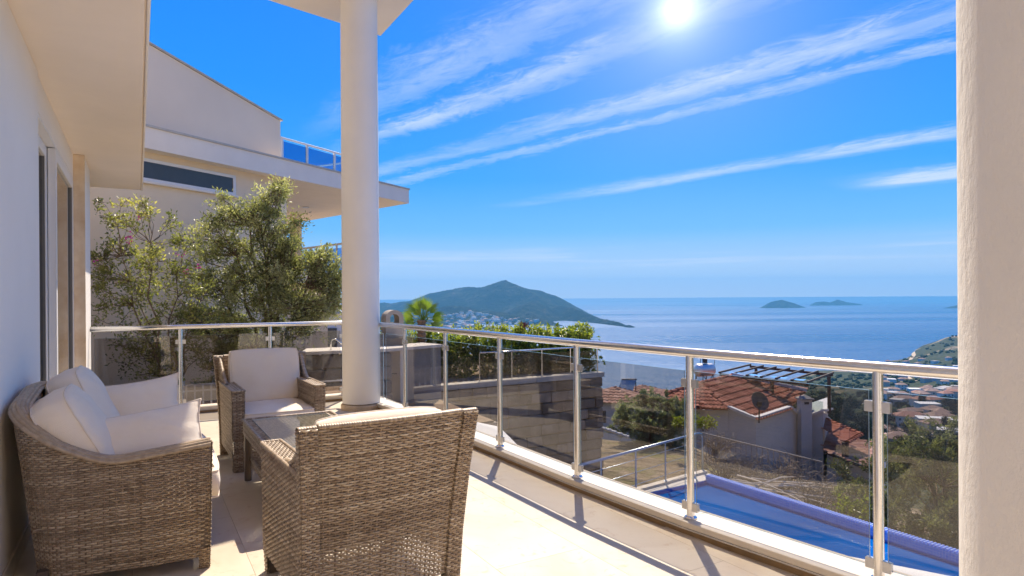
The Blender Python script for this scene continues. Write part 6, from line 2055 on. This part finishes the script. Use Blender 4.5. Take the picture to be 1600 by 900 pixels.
crowns = [clump_tree_mesh(s) for s in (1, 2, 3)] + [clump_tree_mesh(s, tall=1.7) for s in (4, 5)]
tk = MB(); tk.tube([(0, 0, -.3), (.01, 0, .25), (0, .02, .55)], [.05, .04, .02], 6); tk = tk.mesh('trunk', M_BARK)
nt = 0
for k in range(420):
    px, py = rd.uniform(1205, 1500), rd.uniform(600, 735)
    Y = ground_hit(px, py)
    if not Y or Y < (190 if px > 1362 else 75) or Y > 620: continue
    P = W(px, py, Y)
    if any((P - q).length < 9 for q in placed): continue
    if (P.xy - W(1230, 600, 38).xy).length < 12: continue
    s = rd.uniform(3.5, 7.5) * (.8 if px > 1362 else 1)
    if nt >= 240: break
    nt += 1
    ti = rd.choice((0, 1, 2, 0, 1, 2, 3, 4))
    root = empty('hillside_tree', (P.x, P.y, ground(P.x, P.y) - .2), rd.uniform(0, 6.28), ('tall dark cypress-like tree' if ti > 2 else 'round dark green tree') + (', small,' if s < 4.6 else ', large,' if s > 6.2 else '') + (' beyond the red-roofed house' if px < 1290 else ' above the lower tiled house' if px < 1376 else ' in the left half of the town' if px < 1430 else ' in the right half of the town') + (', high up' if py < 640 else ', halfway down' if py < 680 else ', lowest'), 'tree', 'trees on the slope below')
    link('crown', crowns[ti], root, None, Matrix.Diagonal((s * (.75 if ti > 2 else 1.15), s * (.75 if ti > 2 else 1.15), s, 1)))
    link('trunk', tk, root, None, Matrix.Diagonal((s, s, s, 1)))
q = MB(); bl = [blob(rd, 1) for _ in range(4)]
# far wood of low round trees
cnt = 0
while cnt < 2600:
    th = R(rd.uniform(19, 40)); Y = math.exp(rd.uniform(math.log(300), math.log(1700)))
    x, y = Y * math.tan(th), Y
    z = ground(x, y)
    if z < SEA + 3: cnt += 1; continue
    dn = mnoise.noise(Vector((x / 110, y / 110, 9)))
    cnt += 1
    if dn < -.12: continue
    if any(abs(p.x - x) < 10 and abs(p.y - y) < 10 for p in placed): continue
    vs, fs = bl[cnt % 4]; s = rd.uniform(2.0, 4.2)
    q.add([(x + v.x * s, y + v.y * s, z + s * .5 + v.z * s * .8) for v in vs], fs, rd.random())
tag(q.build('far_wood', M_WOOD, tint=True), kind='stuff')
# far town on the mountain foot: tiny houses across the bay
mtn = bpy.data.objects['mountain']
bvh = None
from mathutils.bvhtree import BVHTree
bvh = BVHTree.FromPolygons([v.co for v in mtn.data.vertices], [tuple(p.vertices) for p in mtn.data.polygons])
def far_house_mesh(roof):
    q = MB(); q.box((-.5, -.5, -1.0), (.5, .5, 1.0)); q.mi = 1
    if roof: q.add([(-.56, -.56, 1.0), (.56, -.56, 1.0), (.56, .56, 1.0), (-.56, .56, 1.0), (0, 0, 1.45)], [(0, 1, 4), (1, 2, 4), (2, 3, 4), (3, 0, 4)])
    else: q.box((-.52, -.52, 1.001), (.52, .52, 1.06))
    return q.mesh('far_house', [TW_WALL[0] if roof < 2 else TW_WALL[1], (M_HCOPE, M_TERRA, M_TERRA_L)[roof]])
fhm = [far_house_mesh(r) for r in (0, 1, 2)]
k = 0; tries = 0
while k < 210 and tries < 3000:
    tries += 1
    px = rd.gauss(745, 42); py = 486 + (rd.random() ** .8) * 34
    if py > 484 + 36 * min(1, (px - 655) / 40.0) + 6 or px < 660 or px > 850: continue
    if py < 488 + abs(px - 735) * .13: continue
    d = (W(px, py, 1.0) - EYE).normalized()
    hit = bvh.ray_cast(EYE, d)
    if hit[0] is None: continue
    P = hit[0]; s = rd.uniform(11, 23)
    o = link('far_house', fhm[rd.choice((0, 0, 0, 1, 2))], None)
    o.location = P + Vector((0, 0, s * .12)); o.rotation_euler = (0, 0, rd.uniform(0, 1.5)); o.scale = (s, s * .8, s * .42)
    rf = fhm.index(o.data)
    tag(o, ('white flat-topped', 'white red-roofed', 'cream tile-roofed')[rf] + ' far house, ' + ('left end' if px < 705 else 'left part' if px < 735 else 'middle' if px < 765 else 'right part' if px < 800 else 'right end') + (', highest houses' if py < 496 else ', middle height' if py < 507 else ', lowest houses') + ' of the bay town', 'house', 'far houses of the bay town')
    k += 1

# ---- haze
def haze():
    q = MB(); q.box((-9000, -3500, SEA - 1.0), (9000, 13000, 345.0))
    m = bpy.data.materials.new('haze'); m.use_nodes = True
    nt = m.node_tree; nt.nodes.clear()
    o = nt.nodes.new('ShaderNodeOutputMaterial'); v = nt.nodes.new('ShaderNodeVolumePrincipled')
    v.inputs['Density'].default_value = HAZE; v.inputs['Color'].default_value = (.18, .60, 1.0, 1); v.inputs['Anisotropy'].default_value = .1
    nt.links.new(v.outputs[0], o.inputs['Volume'])
    return tag(q.build('haze', m), kind='stuff')
HAZE = 8.8e-5
haze()
